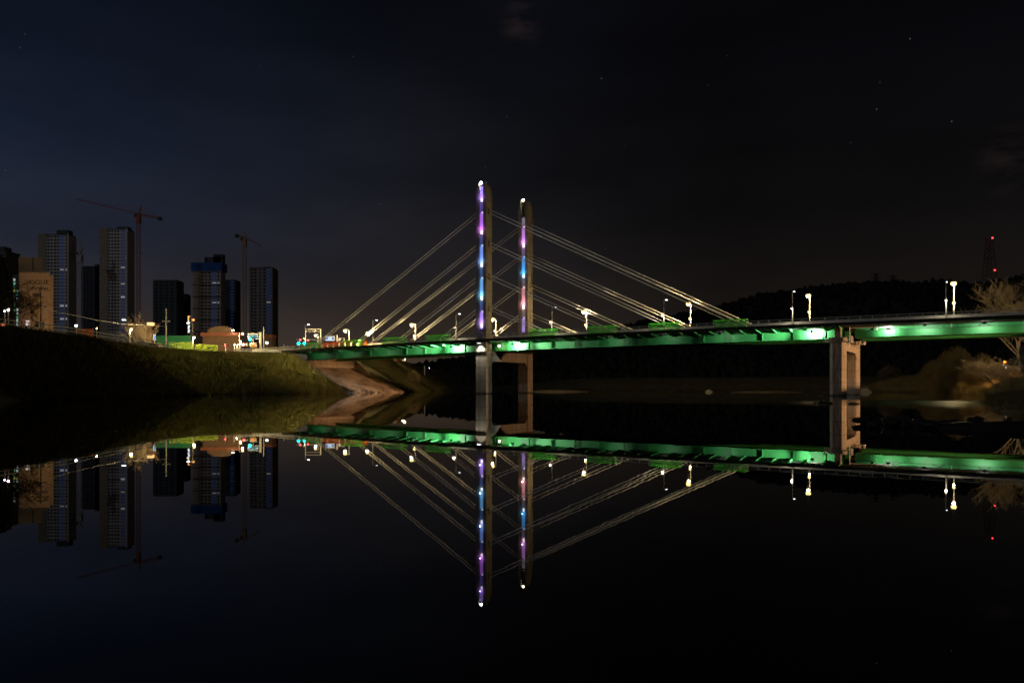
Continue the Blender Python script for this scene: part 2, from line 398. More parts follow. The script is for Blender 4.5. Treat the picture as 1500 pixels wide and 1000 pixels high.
for j, st in enumerate(CT):
    fx, fy, cx, cy, cz = st
    for k, (u_, _) in enumerate(prof):
        x, y = fx + (cx-fx)*u_, fy + (cy-fy)*u_
        if u_ < 0: z = u_ * 6
        elif u_ <= 1: z = cz * (u_ ** 1.05) + .35 * float(noise2(x, y)) * math.sin(math.pi * min(u_, 1)) + .06*float(noise2(x*4, y*4))
        else: z = cz - (u_-1)*.8
        V.append((x, y, z))
K = len(prof); FF = []
for j in range(len(CT)-1):
    for k in range(K-1):
        a = j*K+k; FF.append((a, a+1, a+1+K, a+K))
struct(np_obj('river_bank', V, FF, EARTH, smooth=True))
VB = np.array(V).reshape(len(CT), K, 3)

# city plateau behind the embankment
crest = [(st[0] + (st[2]-st[0])*1.25, st[1] + (st[3]-st[1])*1.25) for st in ST[:10]] + [(-66, 226), (-60, 242)] + [(st[0] + (st[2]-st[0])*1.25, st[1] + (st[3]-st[1])*1.25) for st in ST[13:]]
poly = crest + [(-30, 2500), (-2500, 2500), (-2500, 0)]
g = MB().add([(x, y, 10.05) for x, y in poly], [tuple(range(len(poly)))])
struct(g.build('city_ground', ASPH, fix=False))

def tufts(name, pts, hmin, hmax, wid, mat, lean=.35, blades=5, spread=.35):
    pts = np.asarray(pts, float); n = len(pts) * blades
    base = np.repeat(pts, blades, axis=0) + np.c_[RNG.normal(0, spread, n), RNG.normal(0, spread, n), np.zeros(n)]
    h = RNG.uniform(hmin, hmax, n); a = RNG.uniform(0, 2*np.pi, n)
    dx, dy = np.cos(a)*wid*RNG.uniform(.5, 1, n), np.sin(a)*wid*RNG.uniform(.5, 1, n)
    tip = base + np.c_[RNG.normal(0, lean, n)*h, RNG.normal(0, lean, n)*h, h]
    b0 = base - np.c_[dx, dy, np.full(n, .1)]; b1 = base + np.c_[dx, dy, np.full(n, -.1)]
    vs = np.stack([b0, b1, tip], axis=1).reshape(-1, 3); fs = np.arange(n*3).reshape(-1, 3)
    return struct(np_obj(name, vs, fs, mat), 'stuff')

def bank_points(n, j0, j1, u0=1, u1=9):
    j = RNG.uniform(j0, j1 - 1.001, n); k = RNG.uniform(u0, u1, n)
    ji, ki = j.astype(int), k.astype(int); fj, fk = (j-ji)[:, None], (k-ki)[:, None]
    p = (VB[ji, ki]*(1-fj)+VB[ji+1, ki]*fj)*(1-fk) + (VB[ji, ki+1]*(1-fj)+VB[ji+1, ki+1]*fj)*fk
    return p
P1 = bank_points(26000, 14*2, 14*9+4, 1, 8.4)
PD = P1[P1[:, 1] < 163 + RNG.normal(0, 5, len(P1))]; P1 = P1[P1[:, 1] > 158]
P1 = P1[noise2(P1[:, 0]*3, P1[:, 1]*3, 3) + RNG.normal(0, .5, len(P1)) > -.5]
tag(tufts('grass', P1, .3, .95, .10, GRASS), 'rough winter grass covering the left embankment slope', 'grass')
tag(tufts('grass', PD, .4, 1.2, .12, GRASS_SHADE), 'rough grass coloured darker for shade on the left part of the embankment', 'grass')
P1 = bank_points(1800, 14*5, 14*9+4, 1, 7.5)
tag(tufts('grass_clump', P1, .8, 1.9, .12, GRASS, blades=9, spread=.6), 'taller dry clumps standing out of the left embankment grass', 'grass')
P2 = bank_points(9000, 14*12+9, 14*15)
tag(tufts('grass', P2, .4, 1.3, .14, GRASS_SHADE), 'dry grass on the far embankment beyond the bridge', 'grass')
P3 = bank_points(1500, 14*6, 14*9+4, 1, 2.2)
tag(tufts('waterside_reeds', P3, .5, 1.2, .10, GRASSR, lean=.5), 'pale reeds along the foot of the left embankment', 'reeds')

# right bank and far shore: height from the distance to the shoreline
SH = np.array([(300, 30), (60, 34), (33, 44), (32, 52), (37.6, 61), (50, 85), (76, 125), (96, 160), (100, 180), (112, 200), (120, 222), (110, 238), (100, 253), (80, 272), (40, 300), (10, 322), (-4, 430), (4, 640), (900, 640), (900, 30)], float)
xs = np.arange(-20, 520, 2.5); ys = np.arange(25, 640, 2.5)
GX, GY = np.meshgrid(xs, ys)
def sdist(px, py):
    d = np.full(px.shape, 1e9); ins = np.zeros(px.shape, bool)
    n = len(SH)
    for i in range(n):
        a, b = SH[i], SH[(i+1) % n]
        ab = b - a; t = np.clip(((px-a[0])*ab[0]+(py-a[1])*ab[1])/(ab@ab), 0, 1)
        d = np.minimum(d, np.hypot(px-a[0]-t*ab[0], py-a[1]-t*ab[1]))
        c = (a[1] > py) != (b[1] > py)
        with np.errstate(divide='ignore', invalid='ignore'):
            ins ^= c & (px < (b[0]-a[0])*(py-a[1])/(b[1]-a[1]+1e-12)+a[0])
    return np.where(ins, d, -d)
def rheight(px, py):
    d = sdist(px, py) + .8*noise2(px*1.2, py*1.2, 2)
    z = np.where(d < 0, np.maximum(d*.25, -2), .12 + .22*np.clip(d, 0, 22)*np.clip(d/9, .25, 1))
    return z + np.where(d > 0, .12*noise2(px*3, py*3, 1), 0)
GZ = rheight(GX, GY)
n0, n1 = GX.shape
idx = np.arange(n0*n1).reshape(n0, n1)
FF = np.stack([idx[:-1, :-1], idx[:-1, 1:], idx[1:, 1:], idx[1:, :-1]], axis=-1).reshape(-1, 4)
struct(np_obj('right_bank', np.c_[GX.ravel(), GY.ravel(), GZ.ravel()], FF, EARTH, smooth=True))
def scatter_right(n, x0, x1, y0, y1, dmin, dmax):
    p = np.c_[RNG.uniform(x0, x1, n), RNG.uniform(y0, y1, n)]
    d = sdist(p[:, 0], p[:, 1]); p = p[(d > dmin) & (d < dmax)]
    return np.c_[p, rheight(p[:, 0], p[:, 1])]
tag(tufts('reed_bed', scatter_right(16000, 80, 150, 150, 250, .3, 22), .5, 1.6, .10, GRASSR, lean=.3), 'dry reeds along the right bank beyond the bridge', 'reeds')
tag(tufts('grass', scatter_right(9000, 30, 110, 38, 150, .3, 16), .4, 1.3, .06, GRASSR, lean=.4), 'dry grass on the right bank in front of the bridge', 'grass')
tag(tufts('reed_bed', scatter_right(9000, -8, 112, 235, 330, .2, 5), .3, .9, .14, GRASS_SHADE, lean=.3), 'low dry reeds along the far shore under the hill', 'reeds')

# gravel bar by the tower foot, dark stony spit in the foreground
def mound(name, pts, h, mat, label=None, cat=None, res=26, seed=0, edge=.18):
    P = np.array(pts, float); c = P.mean(0); n = len(P); V = []; Fc = []
    per = catmull(np.vstack([P, P[:1]]), max(2, res//n))[:-1]; m = len(per)
    rings = [1.0, .93, .82, .66, .46, .22]
    for j, r in enumerate(rings):
        for q in per:
            x, y = c + (q-c)*r
            z = -.25 if j == 0 else h*(1-r**2.2) + h*edge*float(noise2(x*4+seed, y*4)) + .03
            V.append((x, y, z))
    V.append((*c, h))
    for j in range(len(rings)-1):
        for k in range(m):
            Fc.append((j*m+k, j*m+(k+1) % m, (j+1)*m+(k+1) % m, (j+1)*m+k))
    b = MB().add(V, Fc + [((len(rings)-1)*m+k, (len(rings)-1)*m+(k+1) % m, len(V)-1) for k in range(m)])
    o = b.build(name, mat, smooth=True)
    if label: tag(o, label, cat)
    return o
struct(mound('gravel_bar', [(5.5, 243), (12, 240), (22, 246), (24, 252), (12, 256), (5, 252)], .55, SAND))
struct(mound('gravel_bar', [(62, 228), (74, 226), (86, 232), (80, 238), (66, 236)], .4, SAND, seed=5))
struct(mound('stony_spit', [(16, 34.5), (21, 32), (27, 28), (34, 24), (48, 24), (55, 33), (44, 37), (33, 38.5), (24, 38)], .55, ROCK, seed=9, edge=.3, res=54))
def rock(name, loc, r, mat, label, seed, sz=.6, cat='rock', group=None):
    rr = random.Random(seed); b = MB().sphere((0, 0, 0), 1, 10, 7); b.v = [tuple(Vector(p) * r * (1 + rr.uniform(-.28, .28))) for p in b.v]
    b.v = [(p[0]*1.25, p[1], p[2]*sz) for p in b.v]
    return tag(b.build(name, mat, loc=loc), label, cat, group)
rock('boulder', (58.3, 236, .1), .95, ROCKP, 'pale rounded rock alone in the water midway between tower and pier', 1)
rock('boulder', (32, 82, -.05), .8, ROCK, 'long dark rock in the water before the right pier', 2, .35)
rock('boulder', (34.2, 80, -.05), .5, ROCK, 'small dark rock beside the long rock before the pier', 3, .4)
rock('boulder', (103, 232, .1), 1.3, ROCKP, 'pale boulder in the shallows right of the pier', 4, .7)
rs = random.Random(4)
for i in range(46):
    t = rs.random(); x = 17 + 26*t + rs.uniform(-2, 2); y = 34.5 - 8.5*t + rs.uniform(-1.2, 4) + t*3
    rock('spit_stone', (x, y, .18+.25*rs.random()*t), rs.uniform(.10, .42), ROCK, 'dark wet stone on the foreground spit at right', 50+i, .6, 'stone', 'wet stones on the right foreground spit')

# ------------------------------------------------------------------ hill and forest behind
RP = [(480, 550), (560, 536), (620, 525), (660, 521), (700, 518), (760, 512), (820, 502), (880, 487), (905, 479), (940, 470), (975, 463), (1010, 459), (1050, 452), (1080, 443), (1110, 435), (1150, 427), (1200, 419), (1235, 416), (1280, 415), (1330, 417), (1375, 422), (1420, 418), (1460, 409), (1500, 402), (1600, 392), (1750, 400)]
rx = np.array([(p-750)/F*720 for p, _ in RP]); rz = np.array([(HZ-q)/F*720+EYE for _, q in RP])
def hheight(x, y):
    ridge = np.interp(x * 720/np.maximum(y, 720)*1.0, rx, rz)
    t = np.clip((y - 330 - 130*np.clip((-x+40)/150, 0, 1)) / (720-330), 0, 1); s_ = t*t*(3-2*t)
    back = np.clip((y-760)/500, 0, 1)
    return (ridge-6) * s_ * (1 - .8*back) * (1 + .03*noise2(x*.35, y*.35, 4))
hx = np.arange(-190, 640, 10.0); hy = np.arange(320, 1300, 14.0)
HX, HY = np.meshgrid(hx, hy); HZ_ = hheight(HX, HY)
n0, n1 = HX.shape; idx = np.arange(n0*n1).reshape(n0, n1)
FF = np.stack([idx[:-1, :-1], idx[:-1, 1:], idx[1:, 1:], idx[1:, :-1]], axis=-1).reshape(-1, 4)
struct(np_obj('hill', np.c_[HX.ravel(), HY.ravel(), HZ_.ravel()], FF, HILLM, smooth=True))
ib = MB().sphere((0, 0, 0), 1, 7, 5); iv = np.array(ib.v); iff = np.array([f for f in ib.f])
nt_ = 9000
tx = RNG.uniform(-150, 600, nt_); ty = np.where(RNG.random(nt_) < .45, RNG.normal(722, 22, nt_), RNG.uniform(400, 730, nt_))
tz = hheight(tx, ty); ok = tz > 1.5; tx, ty, tz = tx[ok], ty[ok], tz[ok]; nt_ = len(tx)
tr = RNG.uniform(1.2, 2.9, nt_); th = RNG.uniform(.9, 2.0, nt_)
vv = iv[None] * (tr[:, None, None]) * np.stack([np.ones(nt_), np.ones(nt_), th], 1)[:, None, :]
vv *= RNG.uniform(.7, 1.25, (nt_, len(iv), 1))
vv += np.stack([tx, ty, tz + tr*.8], 1)[:, None, :]
ff = (iff[None] + (np.arange(nt_)*len(iv))[:, None, None]).reshape(-1, 4)
tag(struct(np_obj('forest', vv.reshape(-1, 3), ff, FOREST), 'stuff'), 'dark wooded hillside along the far shore behind the bridge', 'forest')

# ------------------------------------------------------------------ the bridge (local axes: x along, y across, z up)
P0 = Vector((-6.5, 187, 0)); ANG = math.atan2(-.502, .865)
U = Vector((math.cos(ANG), math.sin(ANG), 0)); W = Vector((-U.y, U.x, 0))
def bw(s, v, z): return P0 + U*s + W*v + Vector((0, 0, z))
def s_at(px, v):
    q = (px-750)/F; o = P0 + W*v
    return (o.y*q - o.x) / (U.x - U.y*q)
def zc(s): return 12.12 + .0125*s - (.00012 if s < 0 else .00004)*s*s
DT = .55
bridge = thing('cable_stayed_bridge', 'long green cable-stayed road bridge with two lit concrete towers across the river', 'bridge', P0, ANG)
def rng(a, b, st):
    n = max(1, int(round((b-a)/st))); return [a + (b-a)*i/n for i in range(n+1)]
SS = rng(-74, 165, 4)
MB().sweep([(-2.6, 0), (-2.6, DT), (22.6, DT), (22.6, 0), (19, -.12), (1, -.12)], SS, zc).build('deck', DECKM, bridge)
MB().sweep([(3.0, DT+.004), (3.0, DT+.06), (17.0, DT+.06), (17.0, DT+.004)], SS, zc).build('roadway', ASPH, bridge)
for v in (2.0, 17.6):
    MB().sweep([(v, DT+.004), (v+.1, DT+.85), (v+.3, DT+.85), (v+.42, DT+.004)], SS, zc).build('crash_barrier', CONCW, bridge)
for v in (-2.45, 22.45):
    b = MB()
    for zr, w_ in ((DT+1.0, .10), (DT+.68, .05), (DT+.36, .05)):
        b.sweep([(v-w_/2, zr-w_/2), (v-w_/2, zr+w_/2), (v+w_/2, zr+w_/2), (v+w_/2, zr-w_/2)], SS, zc)
    for s in rng(-73, 160, 2.0): b.box(s-.06, s+.06, v-.06, v+.06, zc(s)+DT+.004, zc(s)+DT+1.05)
    b.build('railing', RAIL, bridge)
# box girders of the cable-stayed span
for v0, v1 in ((2.6, 6.0), (14.0, 17.4)):
    gd = MB().sweep([(v0, -.13), (v0, -2.0), (v0-.25, -2.0), (v0-.25, -2.1), (v1+.25, -2.1), (v1+.25, -2.0), (v1, -2.0), (v1, -.13)], rng(-58.5, 78, 3), zc).build('box_girder', GREEN, bridge)
    if v0 < 5:
        for i, s in enumerate(rng(-54, 75, 6)):
            if abs(s) < 2: continue
            MB().box(s-.05, s+.05, v0-.22, v0+.02, zc(s)-1.97, zc(s)-.2).build('stiffener', GREEN, gd)
        for i, s in enumerate(rng(-50, 70, 24)):
            b = MB().box(s-.42, s+.42, v0-.05, v0+.02, zc(s)-1.9, zc(s)-.3)
            for r_ in range(5):
                for c_ in (-.3, -.12, .12, .3): b.box(s+c_-.04, s+c_+.04, v0-.085, v0-.05, zc(s)-1.75+r_*.32, zc(s)-1.67+r_*.32)
            b.build('splice_plate', GREEN, gd)
# girders of the approach span: deep lower box with a recessed web and a ledge above it
for v0, v1 in ((2.0, 6.5), (13.5, 18.0)):
    gd = MB().sweep([(v0, -.85), (v0, -2.05), (v1, -2.05), (v1, -.85), (v1-1.4, -.85), (v1-1.4, -.13), (v0+1.4, -.13), (v0+1.4, -.85)], rng(80.2, 162, 3), zc).build('approach_girder', GREEN, bridge)
    MB().sweep([(v0-.18, -.85), (v0-.18, -.79), (v0+.02, -.79), (v0+.02, -.85)], rng(80.2, 162, 3), zc).build('inspection_ledge', DARKM, gd)
    if v0 < 5:
        for s in rng(84, 156, 12): MB().box(s-.09, s+.09, v0+.3, v0+.5, zc(s)-.79, zc(s)-.13).build('ledge_post', WHITEP, gd)
        for s in rng(87, 150, 7):
            MB().tube([(s+.9*math.cos(a), v0+1.3, zc(s)-.79+.5*math.sin(a)) for a in np.linspace(0, math.pi, 9)], .05, 5).build('pipe_loop', DARKM, gd)
for s in rng(-57, 78, 3):
    if abs(s) < 1.6: continue
    z = zc(s)
    MB().prism([(-2.45, z-.02), (-2.45, z-.16), (2.58, z-.62), (2.58, z-.14)], s-.05, s+.05, 0).build('deck_bracket', GREEN, bridge)

# towers: two fins with pointed tops and a recessed strip of light panels between them
HT = 49.1
def fin(sign):
    a = [(1.4, -3), (1.4, 44.6)] + [(.6 + .8*math.sqrt(max(0, 1-t*t)), 44.6 + (HT-44.6)*t) for t in (.15, .3, .45, .6, .72, .82, .9, .96, 1.0)] + [(.6, -3)]
    return [(sign*x, z) for x, z in a]
def zy(py, Y): return EYE + (HZ-py)/F*Y
EMC = {}
def pan(col, st):
    st = round(st*(.85 if st < 1.2 else 1), 3); k = (col, st)
    if k not in EMC: EMC[k] = em('light_panel_glow', lin(*col), st, (.55, .55, .55))
    return EMC[k]
def tower_leg(v0, cells, Yf, beacon, lab):
    b = MB()
    b.prism(fin(1), v0-1.5, v0+1.15, 1); b.prism(fin(-1), v0-1.5, v0+1.15, 1)
    b.box(-.6, .6, v0-.8, v0+1.15, -3, 44.8)
    b.box(-.6, .6, v0+.3, v0+1.15, 44.8, 47.6)
    b.box(-.6, .6, v0-1.5, v0-.8, -3, 12.4)
    leg = b.build('tower_leg', CONC, bridge)
    prev = None
    for (y0, y1, col, st, kind) in cells:
        z1, z0 = zy(y0, Yf), zy(y1, Yf)
        st = {'l': st*.55, 's': st*1.35, 'b': st*.8}.get(kind, st)
        if kind == 'p': prev = col
        if kind == 'p':
            MB().box(-.58, .58, v0-.98, v0-.81, z0, z1).build('light_panel', pan(col, st), leg)
        elif kind == 's':                     # strut block across the recess with a dim glow put into it, and the dim panel beside it
            MB().box(-.58, .58, v0-.98, v0-.81, z0, z1).build('light_panel', pan(col, st), leg)
            MB().box(-.30, .45, v0-1.22, v0-1.0, z0, z1).build('anchor_cover', CONC if st < .05 else pan(tuple(int(c*.62) for c in col), st), leg)
        elif kind == 'l':                     # lamp at the foot of a panel
            MB().box(-.22, .22, v0-1.25, v0-1.02, z0, z1).build('panel_lamp', pan(col, st), leg)
            glow(leg, (0, v0-1.8, z1+.4), 110, lin(*prev), .1)
        elif kind == 'b':                     # glowing edge at the head of a panel
            MB().box(-.1, .58, v0-1.2, v0-1.0, z0, z1).build('panel_lamp', pan(col, st), leg)
    for z in (19.9, 27.3, 34.9, 42.5):
        MB().box(1.402, 1.52, v0-.4, v0+.4, z-.7, z+.7).box(-1.52, -1.402, v0-.5, v0+.5, z-.75, z+.75).build('cable_anchorage', CONC, leg)
    hb = MB().box(-.35, .35, v0-1.25, v0-.75, HT-.3, HT-.05).tube([(.55, v0+.1, HT-.6), (.55, v0+.1, HT+1.6)], .04, 5).box(.5, .95, v0+.05, v0+.15, HT-.1, HT).build('beacon_mount', DARKM, leg)
    MB().sphere((0, v0-1.35, HT+.05), .26, 10, 8).build('beacon_lamp', beacon, hb)
    return leg
A_, Bm, D_ = (150, 120, 235), (175, 105, 235), (60, 55, 165)
near_cells = [(272.5, 291.5, (140, 105, 225), .75, 'p'), (291.5, 295.5, (235, 225, 255), 3.0, 'l'), (298, 310.8, (85, 70, 190), .55, 's'), (310.9, 312.2, (255, 205, 255), 1.6, 'b'),
    (312.3, 338.5, (172, 100, 225), .85, 'p'), (338.5, 343, (255, 235, 255), 3.5, 'l'), (345, 358.8, (40, 85, 175), .45, 's'), (359, 360.3, (205, 225, 255), 1.6, 'b'),
    (360.5, 386, (110, 145, 230), .9, 'p'), (386, 391, (235, 240, 255), 3.5, 'l'), (392.5, 406.3, (35, 95, 165), .45, 's'), (406.5, 408, (215, 240, 255), 1.6, 'b'),
    (408.2, 434, (95, 165, 225), .9, 'p'), (434, 439.5, (245, 250, 240), 3.5, 'l'), (441, 455.3, (70, 75, 175), .5, 's'), (455.5, 457, (225, 205, 255), 1.6, 'b'),
    (457.2, 475, (160, 130, 235), .9, 'p'), (475, 479.5, (250, 240, 255), 3.5, 'l'), (479.5, 482, (120, 90, 215), .6, 'p')]
far_cells = [(319, 331.8, (150, 140, 160), .55, 'p'), (331.9, 333.2, (255, 190, 240), 1.6, 'b'),
    (333.3, 357.5, (190, 125, 215), .85, 'p'), (357.5, 362.5, (255, 235, 250), 3.5, 'l'), (363.5, 375.8, (125, 105, 150), .45, 's'), (376, 377.3, (175, 215, 255), 1.6, 'b'),
    (377.4, 402, (50, 150, 230), .9, 'p'), (402, 407, (225, 235, 255), 3.5, 'l'), (408.5, 419.8, (115, 85, 100), .45, 's'), (420, 421.3, (255, 225, 225), 1.6, 'b'),
    (421.4, 448, (230, 150, 165), .85, 'p'), (448, 452.5, (255, 245, 245), 3.5, 'l'), (453.5, 464.8, (125, 115, 105), .35, 's'), (465, 466.2, (225, 205, 255), 1.6, 'b'),
    (466.4, 487, (170, 135, 225), .8, 'p')]
leg_near = tower_leg(0, near_cells, 186.1, BEAC, '')
leg_far = tower_leg(20, far_cells, 203.4, BEACW, '')
# beam joining the legs under the deck, with rounded corners
bm_ = [(1.15, 10.0), (18.5, 10.0), (18.5, 6.3)] + [(18.5-1.3*(1-math.cos(a)), 6.3+1.3*math.sin(a)) for a in np.linspace(.2, math.pi/2, 6)] + [(1.5+1.3*(1-math.sin(a)), 6.3+1.3*math.cos(a)) for a in np.linspace(0, math.pi/2-.2, 6)] + [(1.15, 6.3)]
MB().prism(bm_, -1.15, 1.15, 0).build('tower_crossbeam', CONC, bridge)

# stay cables: four pairs each way from each leg
LV = (42.5, 34.9, 27.3, 19.9); SR = (60.3, 46.8, 32.6, 18.2); SL = (-54.8, -40.2, -26.4, -13.0)
for v in (0, 20):
    for lv, sr, sl in zip(LV, SR, SL):
        for dz, ds in ((.42, .62), (-.42, -.62)):
            for s_end, x0 in ((sr, 1.6), (sl, -1.6)):
                e = s_end + (ds if s_end > 0 else -ds)
                MB().tube([(x0, v, lv+dz), (e, v, zc(e)+DT+.2)], .105, 8).build('cable', CABLE, bridge, smooth=True)
    for sc_ in SR + SL:                                   # green guard cage round each pair of anchorages
        s0, s1 = (sc_ - 5.8, sc_ + .5) if sc_ > 0 else (sc_ - 3.4, sc_ + 2.6)
        b = MB()
        for vv_ in (v-1.0, v+1.0):
            for s in rng(s0, s1, .55): b.box(s-.045, s+.045, vv_-.03, vv_+.03, zc(s)+DT+.01, zc(s)+DT+1.6)
            for zr in (.25, .9, 1.6): b.bar((s0-.1, vv_, zc(s0)+DT+zr), (s1+.1, vv_, zc(s1)+DT+zr), .10, .18)
        for s in (s0, s1):
            for zr in (.25, .9, 1.6): b.bar((s, v-1.0, zc(s)+DT+zr), (s, v+1.0, zc(s)+DT+zr), .1, .18)
        b.build('cable_guard', GUARD, bridge)

# right-hand pier: two octagonal columns with capped platforms and a haunched beam
PS = 77.6
def octo(s, v, h, c): return [(s-h, v-h+c), (s-h+c, v-h), (s+h-c, v-h), (s+h, v-h+c), (s+h, v+h-c), (s+h-c, v+h), (s-h+c, v+h), (s-h, v+h-c)]
for v in (0, 20):
    cz = 10.0 + (.45 if v else 0)
    c = MB().prism(octo(PS, v, 1.35, .55), -3, cz, 2).build('pier_column', CONCP, bridge)
    MB().prism(octo(PS, v, 1.55, .6), cz+.003, cz+.75, 2).prism(octo(PS, v, .55, .1), cz+.75, zc(PS)-.2, 2).build('column_cap', CONCP, c)
    b = MB()
    for sg in (-1, 1):
        for zr in (0, .45, .9): b.bar((PS+sg*2.35, v-1.5, cz+zr), (PS+sg*2.35, v+1.5, cz+zr), .09); b.bar((PS+sg*1.5, v-1.55, cz+zr), (PS+sg*2.35, v-1.55, cz+zr), .09)
        for vv_ in (-1.5, 0, 1.5): b.bar((PS+sg*2.35, v+vv_, cz-.05), (PS+sg*2.35, v+vv_, cz+.95), .1)
        b.box(PS+min(sg*1.45, sg*2.4), PS+max(sg*1.45, sg*2.4), v-1.6, v+1.6, cz-.12, cz-.02)
    b.build('platform_railing', WHITEP, c)
hb = [(1.35, 9.9), (18.65, 9.9), (18.65, 6.6), (18.4, 7.4), (17.8, 8.0), (16.9, 8.35), (15.8, 8.45), (4.2, 8.45), (3.1, 8.35), (2.2, 8.0), (1.6, 7.4), (1.35, 6.6)]
MB().prism(hb, PS-.95, PS+.95, 0).build('pier_crossbeam', CONCP, bridge)
MB().tube([(PS+1.9, .6, zc(PS)-.1), (PS+1.9, .6, 9.2)], .09, 6).tube([(PS+1.9, .6, zc(PS)-.35), (PS+9, 1.5, zc(PS+9)-.35)], .07, 6).build('drain_pipe', WHITEP, bridge)
# abutment with wing walls
MB().box(-74, -60, -2.0, 23, 3, 9.0).box(-74, -59.0, -2.6, 22.6, 9.0, 10.55).build('abutment', CONC, bridge)
b = MB().prism([(-70, 3), (-52.5, 3.4), (-56, 6.6), (-60, 9.2), (-70, 9.6)], -3.1, -2.65, 1); b.build('wing_wall', CONC, bridge)
b = MB().prism([(-70, 3), (-53.5, 4.2), (-56, 6.6), (-60, 9.2), (-70, 9.6)], 23.05, 23.6, 1); b.build('wing_wall', CONC, bridge)
# floodlights under the deck edge washing the green girder
def flood(s, v, power, tv=2.6, col=(1, 1, .94), ang=150, dz=-.75, ts=0, dn=.2):
    z = zc(s) + dz
    f_ = MB().box(s-.3, s+.3, v-.28, v-.04, z-.2, z+.2).bar((s, v-.15, z+.2), (s, v-.15, zc(s)), .08).build('floodlight', DARKM, bridge)
    MB().box(s-.26, s+.26, v-.04, v-.015, z-.16, z+.16).build('lens', FLOODM, f_)
    spot('floodlight_beam', f_, (s, v+.02, z), (s+ts, tv, z-dn), power, col, ang, .9)
for s, p, ts in ((-9.5, 4800, -34), (7.6, 4800, 34), (73.0, 4800, -34), (86, 1800, 0)):
    flood(s, .3, p)
    if ts: spot('floodlight_beam', bridge, (s, .5, zc(s)-.7), (s+ts, 3.2, zc(s+ts)-2.4), 19000, (1, 1, .94), 44, .9)
for s, p in ((-20, 260), (-32, 200), (-44, 160), (-54, 140), (20, 260), (32, 220), (44, 220), (56, 280), (92, 1500), (101, 1300), (110, 1300), (119, 1400), (128, 1400), (137, 1400)):
    flood(s, -1.7, p, dz=-.45, ang=120, dn=1.0)
# floodlight over the outer face of the near leg, and the lamp under the deck beside it
fl = MB().box(-.5, .5, -2.5, -2.1, zc(0)-.35, zc(0)-.1).build('floodlight', DARKM, bridge)
MB().box(-.45, .45, -2.45, -2.15, zc(0)-.38, zc(0)-.352).build('lens', FLOODM, fl)
MB().box(-1.15, 1.15, -1.78, -1.503, 9.75, 9.9).build('leg_ledge', CONC, leg_near)
spot('floodlight_beam', fl, (0, -2.25, zc(0)-.42), (0, -1.75, 2), 2300, (1, .98, .80), 110, .8)
ul = MB().box(3.0, 3.4, 1.3, 1.7, 11.35, 11.5).bar((3.2, 1.5, 11.5), (3.2, 1.5, 12.0), .08).build('underdeck_lamp', DARKM, bridge)
MB().sphere((3.2, 1.5, 11.15), .2, 10, 8).build('bulb', UNDL, ul)
# unseen sodium floodlight added on the tower beam to light the paved slope
fl = MB().box(-1.75, -1.3, 12.0, 12.7, 9.0, 9.5).build('floodlight', DARKM, bridge)
spot('floodlight_beam', fl, (-1.85, 12.35, 9.25), (-42, 13, .8), 80000, (1, .52, .22), 34, .7)

# paved slope under the end span, from the abutment wall down to the water
V, FF = [], []
vs_ = rng(-3.2, 25.5, 1.2); ts_ = rng(0, 1, .06)
for v in vs_:
    for t in ts_:
        run = 17.5 + .25*(v-11)*.12
        s = -60.2 + t*(run + 2)
        z = 7.1*(1-t*1.06) + .12*float(noise2(s*3, v*3, 6))*(1-t) - (.9*max(0, (v-22)/3.5)**2 + .9*max(0, (-v-.5)/2.7)**2)
        V.append(bw(s, v, z))
n_ = len(ts_)
for i in range(len(vs_)-1):
    for j in range(n_-1): FF.append((i*n_+j, i*n_+j+1, (i+1)*n_+j+1, (i+1)*n_+j))
struct(np_obj('paved_slope', V, FF, REVET, smooth=True))
def apron(v, t): s_ = -60.2+t*19.5; return bw(s_, v, 7.1*(1-t*1.06) - (.9*max(0, (v-22)/3.5)**2 + .9*max(0, (-v-.5)/2.7)**2))
pa = np.array([apron(v, t) for v, t in zip(np.r_[RNG.uniform(-3.2, 2.5, 500)*RNG.uniform(.5, 1, 500), RNG.uniform(20.5, 25.5, 500)], RNG.uniform(.05, .93, 1000))])
tag(tufts('weeds', pa, .2, .8, .08, GRASS_SHADE, lean=.5), 'weeds growing over both edges of the paved slope', 'weeds')
ra_ = random.Random(8)
for i in range(34):
    v = ra_.uniform(-2, 24); q = apron(v, ra_.uniform(.86, .95))
    rock('rubble_stone', (q.x, q.y, max(.03, q.z)), ra_.uniform(.15, .5), ROCKP if i % 3 else ROCK, 'broken stone at the foot of the paved slope under the bridge', 200+i, .6, 'stone', 'rubble at the foot of the paved slope')

# ------------------------------------------------------------------ lamps on the bridge
def road_lamp(px, py, label, pole_dx=3, vl=19.5, vp=21.2, ped=True):
    s = s_at(px, vl); base = bw(s, vp, zc(s)+DT+.01); Yl = bw(s, vl, 0).y
    H = EYE + (HZ-py)/F*Yl - base.z
    t = thing('street_lamp', label, 'street lamp', base, ANG, 'warm street lamps along the far side of the bridge')
    MB().tube([(0, 0, 0), (0, 0, H+.25)], [.13, .08], 8).box(-.25, .25, -.25, .25, 0, .12).build('pole', POLE, t)
    a = MB().tube([(0, 0, H+.05), (0, -.8, H+.32), (0, vl-vp, H+.30)], .05, 6).build('arm', POLE, t)
    hd = MB().box(-.22, .22, vl-vp-.45, vl-vp+.3, H+.16, H+.36).build('lamp_head', DARKM, t)
    MB().sphere((0, vl-vp, H-.1), .52, 16, 12, .8).build('bulb', WARM, hd)
    glow(t, (0, vl-vp, H-.75), 7200)
    if ped:
        hz = min(4.6, H*.55)
        MB().tube([(0, 0, hz+.2), (0, -.55, hz+.2)], .04, 5).box(-.12, .12, -.7, -.42, hz+.14, hz+.28).build('lower_arm', POLE, t)
        MB().sphere((0, -.55, hz), .29, 12, 8).build('lower_bulb', WARMS, t)
        glow(t, (0, -.55, hz-.5), 600, radius=.12)
    return t
